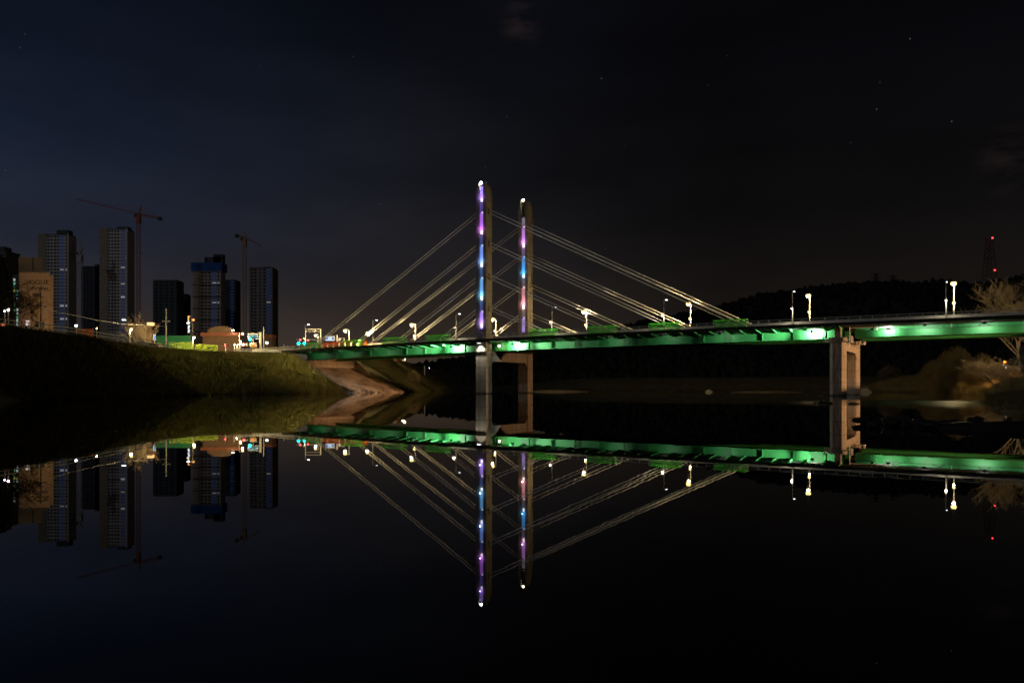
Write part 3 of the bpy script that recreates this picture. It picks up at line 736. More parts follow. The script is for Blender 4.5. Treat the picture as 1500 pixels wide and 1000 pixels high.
for px, py, lab in ((1397, 414.5, 'tall warm street lamp at the right end of the bridge, nearest the red-lit mast'),
                    (1184, 432.5, 'tall warm street lamp on the bridge above the right river pier'),
                    (1008.5, 444.3, 'tall warm street lamp on the bridge where the longest right-hand cables come down'),
                    (855, 456, 'tall warm street lamp on the bridge, first to the right of the far tower'),
                    (721.5, 467, 'tall warm street lamp standing between the two bridge towers'),
                    (603, 475, 'tall warm street lamp on the bridge, first to the left of the near tower'),
                    (505.6, 483.6, 'brightest warm street lamp at the left end of the bridge, beside the orange barriers')):
    road_lamp(px, py, lab, ped=px > 520)
def walk_lamp(px, py, label, H=6.7, bright=None):
    s = s_at(px, 1.6); base = bw(s, 1.6, zc(s)+DT+.01)
    t = thing('street_lamp', label, 'street lamp', base, ANG, 'slim grey lamp posts along the near side of the bridge')
    MB().tube([(0, 0, 0), (0, 0, H)], [.12, .07], 8).box(-.2, .2, -.2, .2, 0, .1).build('pole', POLE, t)
    hd = MB().tube([(0, 0, H-.1), (0, 1.3, H+.15)], .045, 5).box(-.15, .15, 1.1, 1.9, H+.1, H+.22).build('lamp_head', POLE, t)
    MB().box(-.12, .12, 1.2, 1.85, H+.065, H+.098).build('bulb', LEDW, hd)
    z = 3.3
    al = 2.2 if bright is WARM else .78
    lw = MB().tube([(0, 0, z), (0, -al+.08, z+.1)], .04, 5).box(-.16, .16, -al-.22, -al+.23, z+.06, z+.2).build('lower_arm', POLE, t)
    MB().sphere((0, -al, z+.02), .30 if bright is WARM else .15, 10, 8, .85).build('lower_bulb', bright or PEDL, lw)
    if bright is WARM:
        glow(t, (0, -al, z-.5), 2200)
        spot('lamp_beam', t, (0, -al-.1, z-.35), (-15, -al-19, -8), 20000, (1, .86, .38), 105, .5)
    if bright is None or bright is WARMS: glow(t, (0, -.9, z-.3), 450, (1, .86, .60), .12)
    return t
for px, lab, br in ((1386, 'slim grey lamp post at the near railing, rightmost on the bridge', None), (1161, 'slim grey lamp post at the near railing above the right pier', None),
                (972.5, 'slim grey lamp post beside the green guard midway along the right span', None), (808.5, 'slim grey lamp post just right of the far tower', None),
                (668, 'slim grey lamp post just left of the near tower', WARMS), (546, 'slim grey lamp post with a bright lower lamp, leftmost at the near railing', WARM)):
    walk_lamp(px, 0, lab, bright=br)
# orange barriers at the left end of the bridge
for i in range(9):
    s = -37.5 - i*1.75
    t = thing('traffic_barrier', 'orange plastic barrier in the row at the left end of the bridge', 'barrier', bw(s, .9 if i > 1 else 1.2, zc(s)+DT+.01), ANG, 'orange plastic barriers in a row on the bridge')
    MB().prism([(-.28, 0), (.28, 0), (.2, .25), (.1, .45), (.1, 1.6), (-.1, 1.6), (-.1, .45), (-.2, .25)], -.82, .82, 0).build('body', ORANGE, t)
    MB().box(-.6, .6, -.115, .115, .72, .85).build('stripe', WHITEP, t)

mz = float(rheight(np.array([125.]), np.array([108.]))[0])  # floodlight out of view, added to light the pier, tower and trees
t = thing('floodlight', 'unseen sodium floodlight pair on a short post, added past the right edge to light the pier and trees', 'floodlight', (125, 108, mz)); fz = 6.8 - mz
MB().tube([(0, 0, -.2), (0, 0, fz)], [.14, .12], 8).build('pole', POLE, t)
fh = MB().box(-1.2, 1.2, -.1, .1, fz-.25, fz-.1).box(-1.1, -.3, -.1, .35, fz-.05, fz+.45).box(.3, 1.1, -.1, .35, fz-.05, fz+.45).build('lamp_head', DARKM, t)
MB().box(-1.05, -.35, .352, .37, fz, fz+.4).box(.35, 1.05, .352, .37, fz, fz+.4).build('lens', SOD, fh)
spot('floodlight_beam', fh, (-.7, .6, fz+.2), (-.7-78.8, .6+61.6, fz-16), 340000, (1, .56, .27), 36, .3, .4)
spot('floodlight_beam', fh, (.7, .6, fz+.2), (-20, 67, fz+8), 60000, (1, .74, .46), 50, .6, .4)

# ------------------------------------------------------------------ the left bank: lamps, poles, signs, signals
GZ0 = 10.06
def bank_lamp(px, py, Y, label, lens=WARMB, r=.36, arm=None, gz=10.3, pole_dx=0, power=5200):
    p = at(px, py, Y); H = p.z - gz
    t = thing('street_lamp', label, 'street lamp', (p.x + pole_dx*Y/F, Y, gz), 0)
    MB().tube([(0, 0, 0), (0, 0, (arm[1] if arm else H+.3))], [.12, .07], 8).box(-.2, .2, -.2, .2, 0, .1).build('pole', POLE, t)
    dx = -pole_dx*Y/F
    hd = MB().tube([(0, 0, H+.3), (dx, 0, H+.32)], .05, 5).box(dx-.2, dx+.2, -.25, .25, H+.22, H+.36).build('lamp_head', DARKM, t)
    MB().sphere((dx, -.05, H), r, 10, 8, .9).build('bulb', lens, hd)
    if lens is WARMB: glow(t, (dx, -.05, H-r-.25), power*(r/.36)**1.5)
    if lens is WARMS: glow(t, (dx, -.05, H-r-.2), 300, radius=.1)
    if arm:
        MB().tube([(0, 0, arm[1]-.1), (arm[0], 0, arm[1]+.2)], .05, 5).build('arm', POLE, t)
        MB().box(min(arm[0], arm[0]*.5), max(arm[0], arm[0]*.5), -.15, .15, arm[1]+.02, arm[1]+.1).build('led_panel', LEDW, t)
    return t
bank_lamp(192.5, 482, 212, 'warm street lamp on the left bank beside the bare tree, with a long side arm', arm=(-2.0, 9.0), pole_dx=-2.5)
bank_lamp(284.5, 494, 226, 'warm street lamp at the hedge left of the domed hall', power=11000, arm=(-1.6, 9.3), pole_dx=-2.3)
bank_lamp(355.5, 488.6, 231, 'upper warm street lamp right of the domed hall', power=8000, pole_dx=-5)
bank_lamp(352.6, 499.4, 222, 'lower warm lamp in front of the domed hall by the red signal', power=14000, pole_dx=0, r=.22)
bank_lamp(347, 505.6, 222, 'dim low lamp at the kerb under the two warm lamps by the hall', lens=WARMS, r=.2)
bank_lamp(445, 495.8, 232, 'warm street lamp above the two cyan signals at the bridge end', arm=(1.2, 9.3), pole_dx=2.3, r=.2)
bank_lamp(462, 491, 240, 'warm street lamp under the signal gantry at the bridge end', pole_dx=4)
bank_lamp(391, 502, 260, 'white wide lamp right of the grey sign post on the left bank', lens=LEDW, r=.4)
bank_lamp(12.5, 454, 150, 'pinkish white lamp at the left edge beside the dark trees', lens=PINKL, r=.17, gz=11.2, pole_dx=-.5)
bank_lamp(7, 455.5, 151, 'small blue lamp touching the pinkish white lamp at the left edge', lens=BLUEL, r=.12, gz=11.2)
bank_lamp(142, 479.5, 230, 'small dim warm lamp between the two tall left towers', lens=WARMS, r=.10)
bank_lamp(111.5, 477, 200, 'small cool lamp beside the grey crane mast', lens=LEDW, r=.3)
bank_lamp(593.5, 525, 300, 'sodium lamp on the far bank under the bridge, the higher of two', lens=WARMB, r=.16, gz=10.9)
bank_lamp(590.3, 527.5, 290, 'sodium lamp on the far bank under the bridge, the lower of two', lens=WARMS, r=.13, gz=10.9)
# glowing orange lamp in the trees on the right bank
p = at(1472, 530, 176); gz = float(rheight(np.array([p.x]), np.array([p.y]))[0])
t = thing('street_lamp', 'glowing orange lamp on a short post among the trees of the right bank', 'street lamp', (p.x-.4, p.y, gz))
MB().tube([(0, 0, -.2), (0, 0, p.z-gz+.1)], .08, 6).build('pole', DARKM, t)
hd = MB().tube([(0, 0, p.z-gz+.05), (.4, 0, p.z-gz+.3)], .04, 5).box(.2, .6, -.2, .2, p.z-gz+.24, p.z-gz+.36).build('lamp_head', DARKM, t)
MB().sphere((.4, 0, p.z-gz), .26, 10, 8).build('bulb', SOD, hd)
spot('lamp_beam', hd, (.4, -.1, p.z-gz-.3), (-6, 6, -3), 5200, (1, .50, .16), 165, .8)

def pole(name, px, ytop, Y, label, cat, r=.12, mat=POLE, gz=GZ0, cross=None):
    p = at(px, ytop, Y)
    t = thing(name, label, cat, (p.x, Y, gz))
    MB().tube([(0, 0, 0), (0, 0, p.z-gz)], [r, r*.75], 8).build('pole', mat, t)
    if cross:
        h = p.z-gz; b = MB()
        for c in cross: b.bar((-c[1], 0, h-c[0]), (c[1], 0, h-c[0]), .12)
        b.build('crossarm', DARKM, t)
        ins = MB()
        for c in cross:
            for x in (-c[1]*.9, -c[1]*.4, c[1]*.4, c[1]*.9): ins.tube([(x, 0, h-c[0]+.06), (x, 0, h-c[0]+.35)], .07, 5)
        ins.build('insulators', WHITEP, t)
    return t
pole('utility_pole', 243.5, 452, 214, 'pale utility pole with crossarms beside the hedge on the left bank', 'utility pole', .17, CONCW, cross=[(3.6, 1.0)])
t = pole('utility_pole', 60, 418, 170, 'dark utility pole with transformers in front of the tan building', 'utility pole', .16, CONC, gz=11, cross=[(.6, .9), (4.4, .8)])
MB().tube([(-.75, -.1, 3.4), (-.75, -.1, 4.5)], .34, 8).build('transformer', DARKM, t); MB().tube([(.65, -.1, 3.4), (.65, -.1, 4.4)], .3, 8).build('transformer', SHUT, t)
pole('sign_post', 386.2, 479, 226, 'tall bare grey post right of the teal direction sign', 'post', .13, WHITEP)
pole('bollard', 416, 504, 219, 'slim white post at the left end of the bridge rail', 'post', .10, WHITEP, 10.2)
pole('bollard', 421.5, 505, 220, 'slim white post beside the first rail post at the bridge end', 'post', .09, WHITEP, 10.2)
# power line between the poles
a_, b_ = at(101, 460, 190), at(176, 474, 213)
tag(MB().tube([at(60, 450, 170), at(80, 456, 180), a_, at(140, 468.5, 202), b_, at(243.5, 478, 214)], .035, 4).build('power_line', CONCW), 'thin pale overhead wire running from the tan building to the utility pole', 'wire')

def board(name, x0, x1, y0, y1, Y, face, text, tmat, label, cat, gz=GZ0, pole_px=None, pole_top=None, pr=.14, sx=1.0, lines=1, post_mat=WHITEP):
    a, b = at(x0, y0, Y), at(x1, y1, Y); pp = at(pole_px if pole_px is not None else (x0+x1)/2, pole_top or y0, Y)
    t = thing(name, label, cat, (pp.x, Y, gz))
    L_ = lambda p: (p.x-pp.x, p.z-gz)
    (xa, za), (xb, zb) = L_(a), L_(b)
    MB().tube([(0, .15, 0), (0, .15, pp.z-gz)], pr, 8).build('post', post_mat, t)
    if pole_px is not None and not (x0 <= pole_px <= x1):
        MB().bar((0, .15, za+.1), (xa if abs(xa) > abs(xb) else xb, .15, za+.1), .14).bar((0, .15, (za+zb)/2), (xb if abs(xb) < abs(xa) else xa, .15, (za+zb)/2), .1).build('arm', post_mat, t)
    MB().box(xa, xb, -.05, .05, zb, za).build('frame', WHITEP, t)
    e = .12
    MB().box(xa+e, xb-e, -.09, -.052, zb+e, za-e).build('panel', face, t)
    hh = (za-zb-2*e)/max(1, len(text))
    for i, tx_ in enumerate(text):
        text_mesh('lettering', tx_, hh*.78, tmat, t, ((xa+xb)/2, -.11, za-e-hh*(i+.5)), (R(90), 0, 0), sx, .01)
    return t
board('direction_sign', 363, 378, 489, 496.3, 226, SIGNTEAL, ['←  ↑  →'], SIGNT, 'teal overhead direction sign with pale arrows on an arm beside the thick post', 'road sign', pole_px=381.3, pole_top=486, pr=.26, sx=.9)
board('led_sign', 366, 376, 502.3, 509, 225, SIGNO, [], SIGNT, 'orange lit message board on a post under the teal sign', 'message board', pole_px=370.7, pole_top=498, pr=.08)
board('direction_sign', 476.5, 490, 492.3, 499.2, 232, SIGNW, ['■ ▪ ■'], SIGNTB, 'bright white direction sign with blue marks above the orange barriers', 'road sign', pole_px=493.3, pole_top=490.5, pr=.2)
board('lit_signboard', 495.5, 499, 495.5, 499.5, 234, SIGNP, [], SIGNT, 'small pinkish lit board beside the white direction sign', 'sign', pole_px=504, pole_top=495)
board('lit_signboard', 224.5, 228, 489.5, 498.2, 214, SIGNB, [], SIGNT, 'small upright blue lit sign at the left end of the hedge', 'sign', pr=.1)
board('lit_signboard', 37.5, 44, 468.7, 477.3, 152, SIGNP, [], SIGNT, 'pinkish white lit panel with a grid in front of the tan building', 'sign', gz=11.0)
b = MB(); a, c = at(37.5, 468.7, 151.8), at(44, 477.3, 151.8)
gr = thing('signal_gantry', 'thin square grey gantry frame at the bridge end above the lamps', 'gantry', (at(469.7, 482, 238).x, 238, GZ0))
q0, q1 = at(447.5, 482, 238), at(469.7, 482, 238)
MB().tube([(0, 0, 0), (0, 0, q1.z-GZ0)], .14, 6).tube([(q0.x-q1.x, 0, 0), (q0.x-q1.x, 0, q1.z-GZ0+.3)], .10, 6).build('post', WHITEP, gr)
MB().bar((q0.x-q1.x, 0, q1.z-GZ0), (0, 0, q1.z-GZ0), .16).bar((q0.x-q1.x, 0, q1.z-GZ0-.7), (0, 0, q1.z-GZ0-.7), .08).build('beam', WHITEP, gr)
def signal(px, py, Y, glow, label, arm_px=None, r=.26, gz=GZ0, vertical=False):
    p = at(px, py, Y); pp = at(arm_px if arm_px is not None else px, py, Y); h = p.z-gz; dx = p.x-pp.x
    t = thing('traffic_signal', label, 'traffic light', (pp.x, Y, gz), 0, 'traffic lights at the bridge end junction')
    MB().tube([(0, .2, 0), (0, .2, h+.6)], .09, 6).build('post', WHITEP, t)
    if abs(dx) > .2: MB().bar((0, .2, h+.1), (dx*1.2, .2, h+.1), .12).build('arm', WHITEP, t)
    if vertical: MB().box(dx-.28, dx+.28, -.12, .14, h-.4, h+1.2).build('housing', DARKM, t)
    else: MB().box(dx-.4, dx+1.1, -.12, .14, h-.32, h+.32).build('housing', DARKM, t)
    MB().sphere((dx, -.16, h), r, 10, 8, 1).build('lens', glow, t)
    return t
signal(437.6, 503.2, 226, CYANL, 'cyan-green traffic light at the bridge end, left of the pair', r=.36)
signal(446, 503.2, 226, CYANL, 'cyan-green traffic light at the bridge end, right of the pair', r=.36)
signal(440, 497.7, 228, REDL, 'red traffic light on the arm above the left cyan light', arm_px=470, r=.24)
signal(451.5, 498.4, 230, REDL, 'red traffic light on the arm beside the warm lamp at the bridge end', arm_px=469, r=.22)
signal(366.3, 496.6, 225, CYANL, 'cyan-green traffic light hanging below the teal direction sign', arm_px=381, r=.36)
signal(357.7, 504.9, 223, REDL, 'red traffic light on the low arm in front of the domed hall', arm_px=342.5, r=.32)
signal(330, 506, 226, REDL, 'small red signal at the foot of the domed hall', r=.2)
# guard rails, hedge, site fence, bank fence
def rail_line(name, pts, h, label, mat=WHITEP, step=1.6, rails=(1.0, .55), w=.1):
    b = MB(); pts = [Vector(p) for p in pts]
    t = thing(name, label, 'guard rail', pts[0])
    for a, c in zip(pts[:-1], pts[1:]):
        a, c = a-pts[0], c-pts[0]
        for r_ in rails: b.bar(a+Vector((0, 0, h*r_)), c+Vector((0, 0, h*r_)), .06, .16)
    b.build('rails', mat, t)
    for a, c in zip(pts[:-1], pts[1:]):
        n = max(1, int((c-a).length/step)); pb = MB()
        for i in range(n+1):
            q = a.lerp(c, i/n)-pts[0]; pb.bar(q, q+Vector((0, 0, h)), w)
        pb.build('posts', mat, t)
    return t
rail_line('guard_rail', [(-72.5, 207.6, 10.5), (-67, 211.2, 10.45), (-62, 213.6, 10.4)], .95, 'cream guard rail along the top of the left embankment')
rail_line('guard_rail', [bw(-75, -2.4, 11.0), bw(-59, -2.45, 11.3)], 1.05, 'cream rail leading onto the left end of the bridge')
rail_line('bank_fence', [(-82.6, 128, 11.3), (-83.6, 150, 11.5), (-84, 178, 11.1), (-82.5, 196, 10.9)], 1.3, 'dark wire fence along the crest of the left embankment', DARKM, 2.2, (1.0, .5, .1), .09)
def leaf_mass(name, boxes, n, size, mat, parent=None):
    vs = []
    per = n // len(boxes)
    for (x0, x1, y0, y1, z0, z1) in boxes:
        c = np.c_[RNG.uniform(x0, x1, per), RNG.uniform(y0, y1, per), RNG.uniform(z0, z1, per)]
        a = RNG.normal(0, 1, (per, 3)); a /= np.linalg.norm(a, axis=1)[:, None]; b_ = np.cross(a, RNG.normal(0, 1, (per, 3))); b_ /= np.linalg.norm(b_, axis=1)[:, None]
        sz = RNG.uniform(.5, 1, (per, 1))*size
        vs.append(np.stack([c-a*sz-b_*sz*.5, c+a*sz-b_*sz*.5, c+a*sz*.7+b_*sz*.6, c-a*sz*.7+b_*sz*.6], 1).reshape(-1, 3))
    vs = np.concatenate(vs); return np_obj(name, vs, np.arange(len(vs)).reshape(-1, 4), mat, parent)
def hedge(px0, px1, py0, Y, label, gz=10.3, n=5):
    a, c = at(px0, py0, Y), at(px1, py0, Y); bx = []
    for i in range(n):
        x0 = a.x+(c.x-a.x)*i/n; x1 = a.x+(c.x-a.x)*(i+1)/n
        bx.append((x0-.2, x1+.2, Y-.8, Y+.8, gz, a.z + random.uniform(-.35, .15)))
    o = leaf_mass('hedge', bx, 1700, .17, HEDGE)
    return tag(o, label, 'hedge')
hedge(250, 282, 500.5, 217, 'uneven lit hedge between the utility pole and the street lamp')
hedge(287, 317, 503.3, 221, 'trimmed bright green hedge at the foot of the domed hall', n=2)
hedge(228, 242, 502.5, 214, 'low dim hedge left of the pale utility pole')
a, c = at(229, 491.5, 250), at(279, 491.5, 250)
t = thing('site_fence', 'long green construction site fence below the dark towers', 'fence', (a.x, 250, GZ0))
MB().box(0, c.x-a.x, -.05, .05, .1, a.z-GZ0).build('panel', SITEG, t)
b = MB()
for x in np.linspace(0, c.x-a.x, 6): b.tube([(x, .1, 0), (x, .1, a.z-GZ0+.1)], .06, 5)
b.build('posts', POLE, t)
# advertising pylons behind the hedge
a = at(217.3, 472.5, 330); c = at(224, 472.5, 330)
t = thing('sign_tower', 'slim brick sign tower with a glowing orange top behind the bare tree', 'tower', ((a.x+c.x)/2, 330, GZ0))
hw = (c.x-a.x)/2
MB().box(-hw, hw, -hw, hw, 0, a.z-GZ0-1.2).build('shaft', TAN, t)
MB().box(-hw-.1, hw+.1, -hw-.1, hw+.1, a.z-GZ0-1.19, a.z-GZ0).build('lantern', em('orange_lantern_glow', (1.0, .55, .2), 2.2), t)
spot('shaft_uplight', t, (0, -hw-2.5, 2), (0, 0, 14), 1400, (1, .55, .25), 60)
a = at(275.8, 462, 300)
t = thing('vertical_sign', 'tall vertical shop sign with orange and white glowing characters behind the hedge', 'sign', (a.x, 300, GZ0))
MB().tube([(.9, .3, 0), (.9, .3, a.z-GZ0)], .25, 6).build('post', POLE, t)
MB().box(-.5, .75, -.1, .1, 6, a.z-GZ0).build('board', DARKM, t)
orl, whl, yel = em('orange_sign_glow', (1.0, .45, .12), 1.6), em('cool_sign_glow', (.85, .95, 1.0), 1.8), em('yellow_sign_glow', (1.0, .92, .65), 1.6)
zt = a.z-GZ0
for z0, z1, x0, x1, m_ in ((zt-1.9, zt-.2, -.1, .3, orl), (zt-.55, zt-.2, .3, .7, orl), (zt-2.5, zt-2.05, -.1, .35, yel), (zt-3.25, zt-2.75, -.45, .4, yel), (zt-4.3, zt-3.75, 0, .6, whl), (zt-5.0, zt-4.5, -.1, .45, whl), (zt-5.8, zt-5.35, 0, .6, whl), (zt-6.4, zt-6.0, -.1, .5, whl)):
    MB().box(x0, x1, -.16, -.102, z0, z1).build('lit_character', m_, t)
a = at(280, 467, 301)
t = thing('lit_signboard', 'pair of square orange glowing sign boxes beside the vertical shop sign', 'sign', (a.x, 301, GZ0))
MB().tube([(.3, .3, 0), (.3, .3, a.z-GZ0)], .15, 6).build('post', POLE, t)
for x in (-.55, .45): MB().box(x, x+.8, -.1, .1, a.z-GZ0-.75, a.z-GZ0).build('panel', orl, t)

# parked cars behind the crest
def car(px, py, Y, paint, label, rz=0, gz=None, sc=1.0):
    p = at(px, py, Y); t = thing('parked_car', label, 'car', (p.x, Y, p.z), rz)
    MB().prism([(-2.1, .35), (-2.15, .8), (-1.9, .95), (-1.1, 1.0), (-.6, 1.42), (.8, 1.42), (1.5, 1.0), (2.05, .9), (2.15, .6), (2.1, .35)], -.85, .85, 1).build('body', paint, t)
    MB().prism([(-1.02, 1.0), (-.6, 1.36), (.75, 1.36), (1.35, 1.0)], -.87, .87, 1).build('window', CARG, t)
    for x in (-1.35, 1.35):
        for y in (-.8, .8): MB().tube([(x, y-.1, .33), (x, y+.1, .33)], .33, 10).build('wheel', TYRE, t)
    for y in (-.55, .55): MB().box(2.1, 2.18, y-.2, y+.2, .62, .78).build('headlight', SIGNT, t)
    return t
car(208.5, 507.8, 208, CARP, 'cream car parked behind the bank crest under the bare tree', .1)
car(224, 511, 206, CARR, 'dark red car parked beside the small blue lit sign', -.1)
for i, (px, py, Y, m_, lab) in enumerate(((570, 531, 300, CARR, 'dark red car on the far bank road under the bridge, nearest the paved slope'), (577, 532, 305, CARP, 'cream car on the far bank road, left of the sodium lamps'), (581, 532.6, 308, CARR, 'dark red car just left of the sodium lamps on the far bank'))):
    p = at(px, py, Y); c_ = car(px, py, Y, m_, lab, R(80)); c_.location.z = 10.9
# lit shop fronts and machinery far down the bank, seen under the deck
for px0, px1, y0, Y, mm, lab in ((533, 551, 527.5, 330, em('warm_shop_glow', (1.0, .62, .40), .55), 'low warm-lit shop front on the far bank under the bridge'),
                          (553, 560, 528, 335, em('red_shop_glow', (1.0, .10, .10), .7), 'low red-lit kiosk on the far bank under the bridge')):
    a, c = at(px0, y0, Y), at(px1, y0, Y)
    t = thing('shop', lab, 'shop', (a.x, Y, 10.0)); w_ = c.x-a.x; h_ = a.z-10
    MB().box(0, w_, 0, 5, 0, h_+.6).box(-.3, w_+.3, -.8, 5.3, h_+.6, h_+.85).build('wall', BRICKB, t)
    MB().box(.3, w_-.3, -.06, -.003, h_*.35, h_+.3).build('shop_window', mm, t)
a = at(609, 536, 380)
tag(MB().tube([at(622, 549, 330) - Vector((0, 0, 1)), at(622, 536, 330)], .24, 8).build('marker_post', CONCW), 'lone pale marker post on the far embankment under the bridge', 'post')
for px, py, Y, cc, lab in ((610, 537, 470, WARMS, 'tiny warm light far down the bank left of the near tower'), (629, 539, 520, LEDW, 'tiny white light far down the bank, near the marker post'), (640.5, 544.5, 560, LEDW, 'tiny white light low on the far shore left of the near tower'),
                      (653, 541, 600, em('green_far_light', (.3, 1.0, .6), 10), 'tiny green light on the far shore left of the near tower'), (1473, 538, 240, LEDW, 'tiny white light among the right bank trees below the orange lamp')):
    p = at(px, py, Y); t = thing('far_lamp', lab, 'lamp', (p.x, Y, p.z-4)); MB().tube([(0, 0, -2), (0, 0, 4)], .08, 5).build('pole', DARKM, t); MB().sphere((0, -.1, 4), .22, 8, 6).build('bulb', cc, t)

# ------------------------------------------------------------------ buildings
WM = {}
def wmesh(w_, h_, mat):
    k = (round(w_, 2), round(h_, 2), mat.name)
    if k not in WM:
        b = MB().box(-w_/2, w_/2, -.08, .0, -h_/2, h_/2)
        me = bpy.data.meshes.new('window'); me.from_pydata(b.v, [], b.f); me.update(); me.materials.append(mat); WM[k] = me
    return WM[k]
def apartment(px0, px1, ytop, Y, dep, wing, cols, label, wall=APW, wingmat=APT, sidepx=None, rows_lit=(), roof=None, pitch=2.8, limit=100, bottom=486, edge=True, wing_top=None):
    m = Y/F; a, c = at(px0, ytop, Y), at(px1, ytop, Y); H = a.z-10; Wd = c.x-a.x
    t = thing('apartment_tower', label, 'apartment block', (a.x, Y, 10))
    xw = (wing-px0)*m if wing else 0
    b = MB().box(xw, Wd, 0, dep, 0, H)
    nf = int(H/pitch)
    for i in range(1, nf+1):
        z = H - i*pitch + pitch
        if z > 20: b.box(xw+.05, Wd-.05, -.35, -.002, z-.55, z-.15)       # slab edges
    if edge: b.box(Wd-1.3, Wd-.02, -.6, -.36, 0, H+1.2)
    b.build('wall', wall, t)
    if wing:
        wt = H + ((ytop-wing_top)*m if wing_top else 1.4)
        w_ = MB().box(0, xw-.15, -.4, dep*.8, 0, wt)
        for i in range(nf):
            z = H-i*pitch
            if z > 20: w_.box(.5, xw-.6, -.7, -.402, z-.5, z-.2)
        w_.build('wing', wingmat, t)
    MB().box(xw+.3, Wd-.3, .5, dep-.3, H+.01, H+1.0).build('parapet', APD, t)
    if roof:
        for (r0, r1, ry) in roof:
            x0, x1 = (r0-px0)*m, (r1-px0)*m
            MB().box(x0, x1, dep*.25, dep*.8, H+1.02, H+(ytop-ry)*m).build('roof_house', APD, t)
    cnt = 0; rest = MB(); rmat = []; zmin = at(0, bottom, Y).z-10
    for i in range(nf):
        z = H - i*pitch - 1.35
        if z < zmin: break
        for j, (cpx, wpx, mat_) in enumerate(cols):
            x = (cpx-px0)*m; ww = wpx*m
            mt = mat_
            if i in rows_lit and (mat_ is GLASSB or j == len(cols)-1): mt = WLIT
            if cnt < limit: inst('window', wmesh(ww, 1.25 if mt is not WLIT else .7, mt), t, (x, -.012, z)); cnt += 1
            else: rest.box(x-ww/2, x+ww/2, -.09, -.012, z-.62, z+.62); rmat += [1 if mt is GLASSB else 2 if mt is WLIT else 0]*6
    if rest.v:
        ro = struct(rest.build('window', GLASS, t), 'stuff'); ro.data.materials.append(GLASSB); ro.data.materials.append(WLIT); ro.data.polygons.foreach_set('material_index', rmat)
    return t
def cols_(*spec): return [(a, b, {'g': GLASS, 'b': GLASSB}[k]) for a, b, k in spec]
# the windows that show as blue come first in the count, so list them with the others row by row
apartment(56, 101, 344.5, 680, 11.7, 68, cols_((71, 3.4, 'g'), (75.6, 2.6, 'g'), (81, 3.2, 'g'), (85.2, 2.3, 'g'), (90.7, 5.6, 'b'), (97.2, 2.2, 'g')), 'pale apartment tower with a blue window column behind the tan building, leftmost high-rise', rows_lit=(10, 21, 25), roof=[(80, 98, 336)], limit=100)
apartment(146, 187, 336.5, 680, 12.5, 158, cols_((160, 2.6, 'g'), (164.4, 2.6, 'g'), (168.8, 2.6, 'g'), (173.2, 2.6, 'g'), (180, 5.6, 'b')), 'pale apartment tower beside the tall red crane', rows_lit=(11, 16, 20), roof=[(169, 185, 331)], limit=100)
apartment(119, 139, 391, 760, 14, None, cols_((123, 3, 'g'), (128.5, 3, 'g'), (134, 3, 'g')), 'dark apartment tower in the gap between the two pale towers', wall=APD, roof=[(138-2, 146-4, 386)], limit=60, edge=False)
apartment(224, 259, 411.5, 690, 15, None, cols_((229, 4, 'g'), (236, 4, 'g'), (244, 3, 'g'), (252, 4, 'g')), 'dark wide apartment tower with a pale vertical edge line', wall=APG, roof=[(224.3, 238, 409), (249, 258, 410)], limit=72, edge=True)
apartment(266, 272, 431.5, 760, 12, None, cols_((269, 3, 'g'),), 'narrow dark tower half hidden behind the dark wide one', wall=APD, limit=24, edge=False)
F_ = apartment(283, 324, 397.5, 680, 10, 293, cols_((296.5, 3.2, 'g'), (301.5, 3.0, 'g'), (307, 3.4, 'g'), (314, 6.0, 'b'), (320, 2.2, 'g')), 'unfinished tower wrapped in blue netting at its top', rows_lit=(3, 9, 17), roof=[(298, 322, 376), (311, 325, 371.5)], limit=100, wall=pm('bare_concrete_frame', (.38, .37, .37), (.50, .49, .48), .9, .25))
m = 680/F
MB().box(-1.4, 42.6*m, -1.3, 12, 0, 7.2).build('safety_net', NET, F_, (0, 0, at(0, 397.5, 680).z-10+.2))
MB().box(-1.4, 42.6*m, -1.5, -1.31, 0, .22).build('net_rail', CONCW, F_, (0, 0, at(0, 397.5, 680).z-10+.0))
for k in range(5):
    b = MB()
    zz = at(0, 418+k*17, 680).z-10
    b.box(-.9, 41*m+.6, -1.1, -.62, zz, zz+.5); b.build('work_platform', DARKM, F_)
apartment(329.5, 345, 411, 740, 14, None, cols_((333, 4, 'g'), (340, 4, 'b')), 'dark tower with blue windows behind the blue-netted tower', wall=APD, limit=56, edge=False)
apartment(365, 399.5, 393, 690, 16, None, cols_((369, 3, 'g'), (374, 3, 'g'), (381, 2.2, 'g'), (387.5, 3.2, 'g'), (393.5, 5.6, 'b')), 'dark apartment tower with one blue window column, rightmost high-rise', wall=pm('grey_render', (.24, .24, .25), (.32, .32, .32), .85, .25), rows_lit=(10, 22), roof=[(383, 396, 389.5), (366, 373, 391.5)], limit=100)
bt = thing('apartment_tower', 'dark block at the left edge behind the trees', 'apartment block', (at(-20, 367, 480).x, 480, 10)); hh = at(0, 367, 480).z-10
MB().box(0, 12.0, 0, 14, 0, hh).box(2, 9, 3, 10, hh, hh+3).build('wall', APD, bt)
for i in range(8):
    for j in range(2): inst('window', wmesh(1.6, 1.2, GLASS), bt, (5.5+j*3.4, -.01, hh-3-i*3))

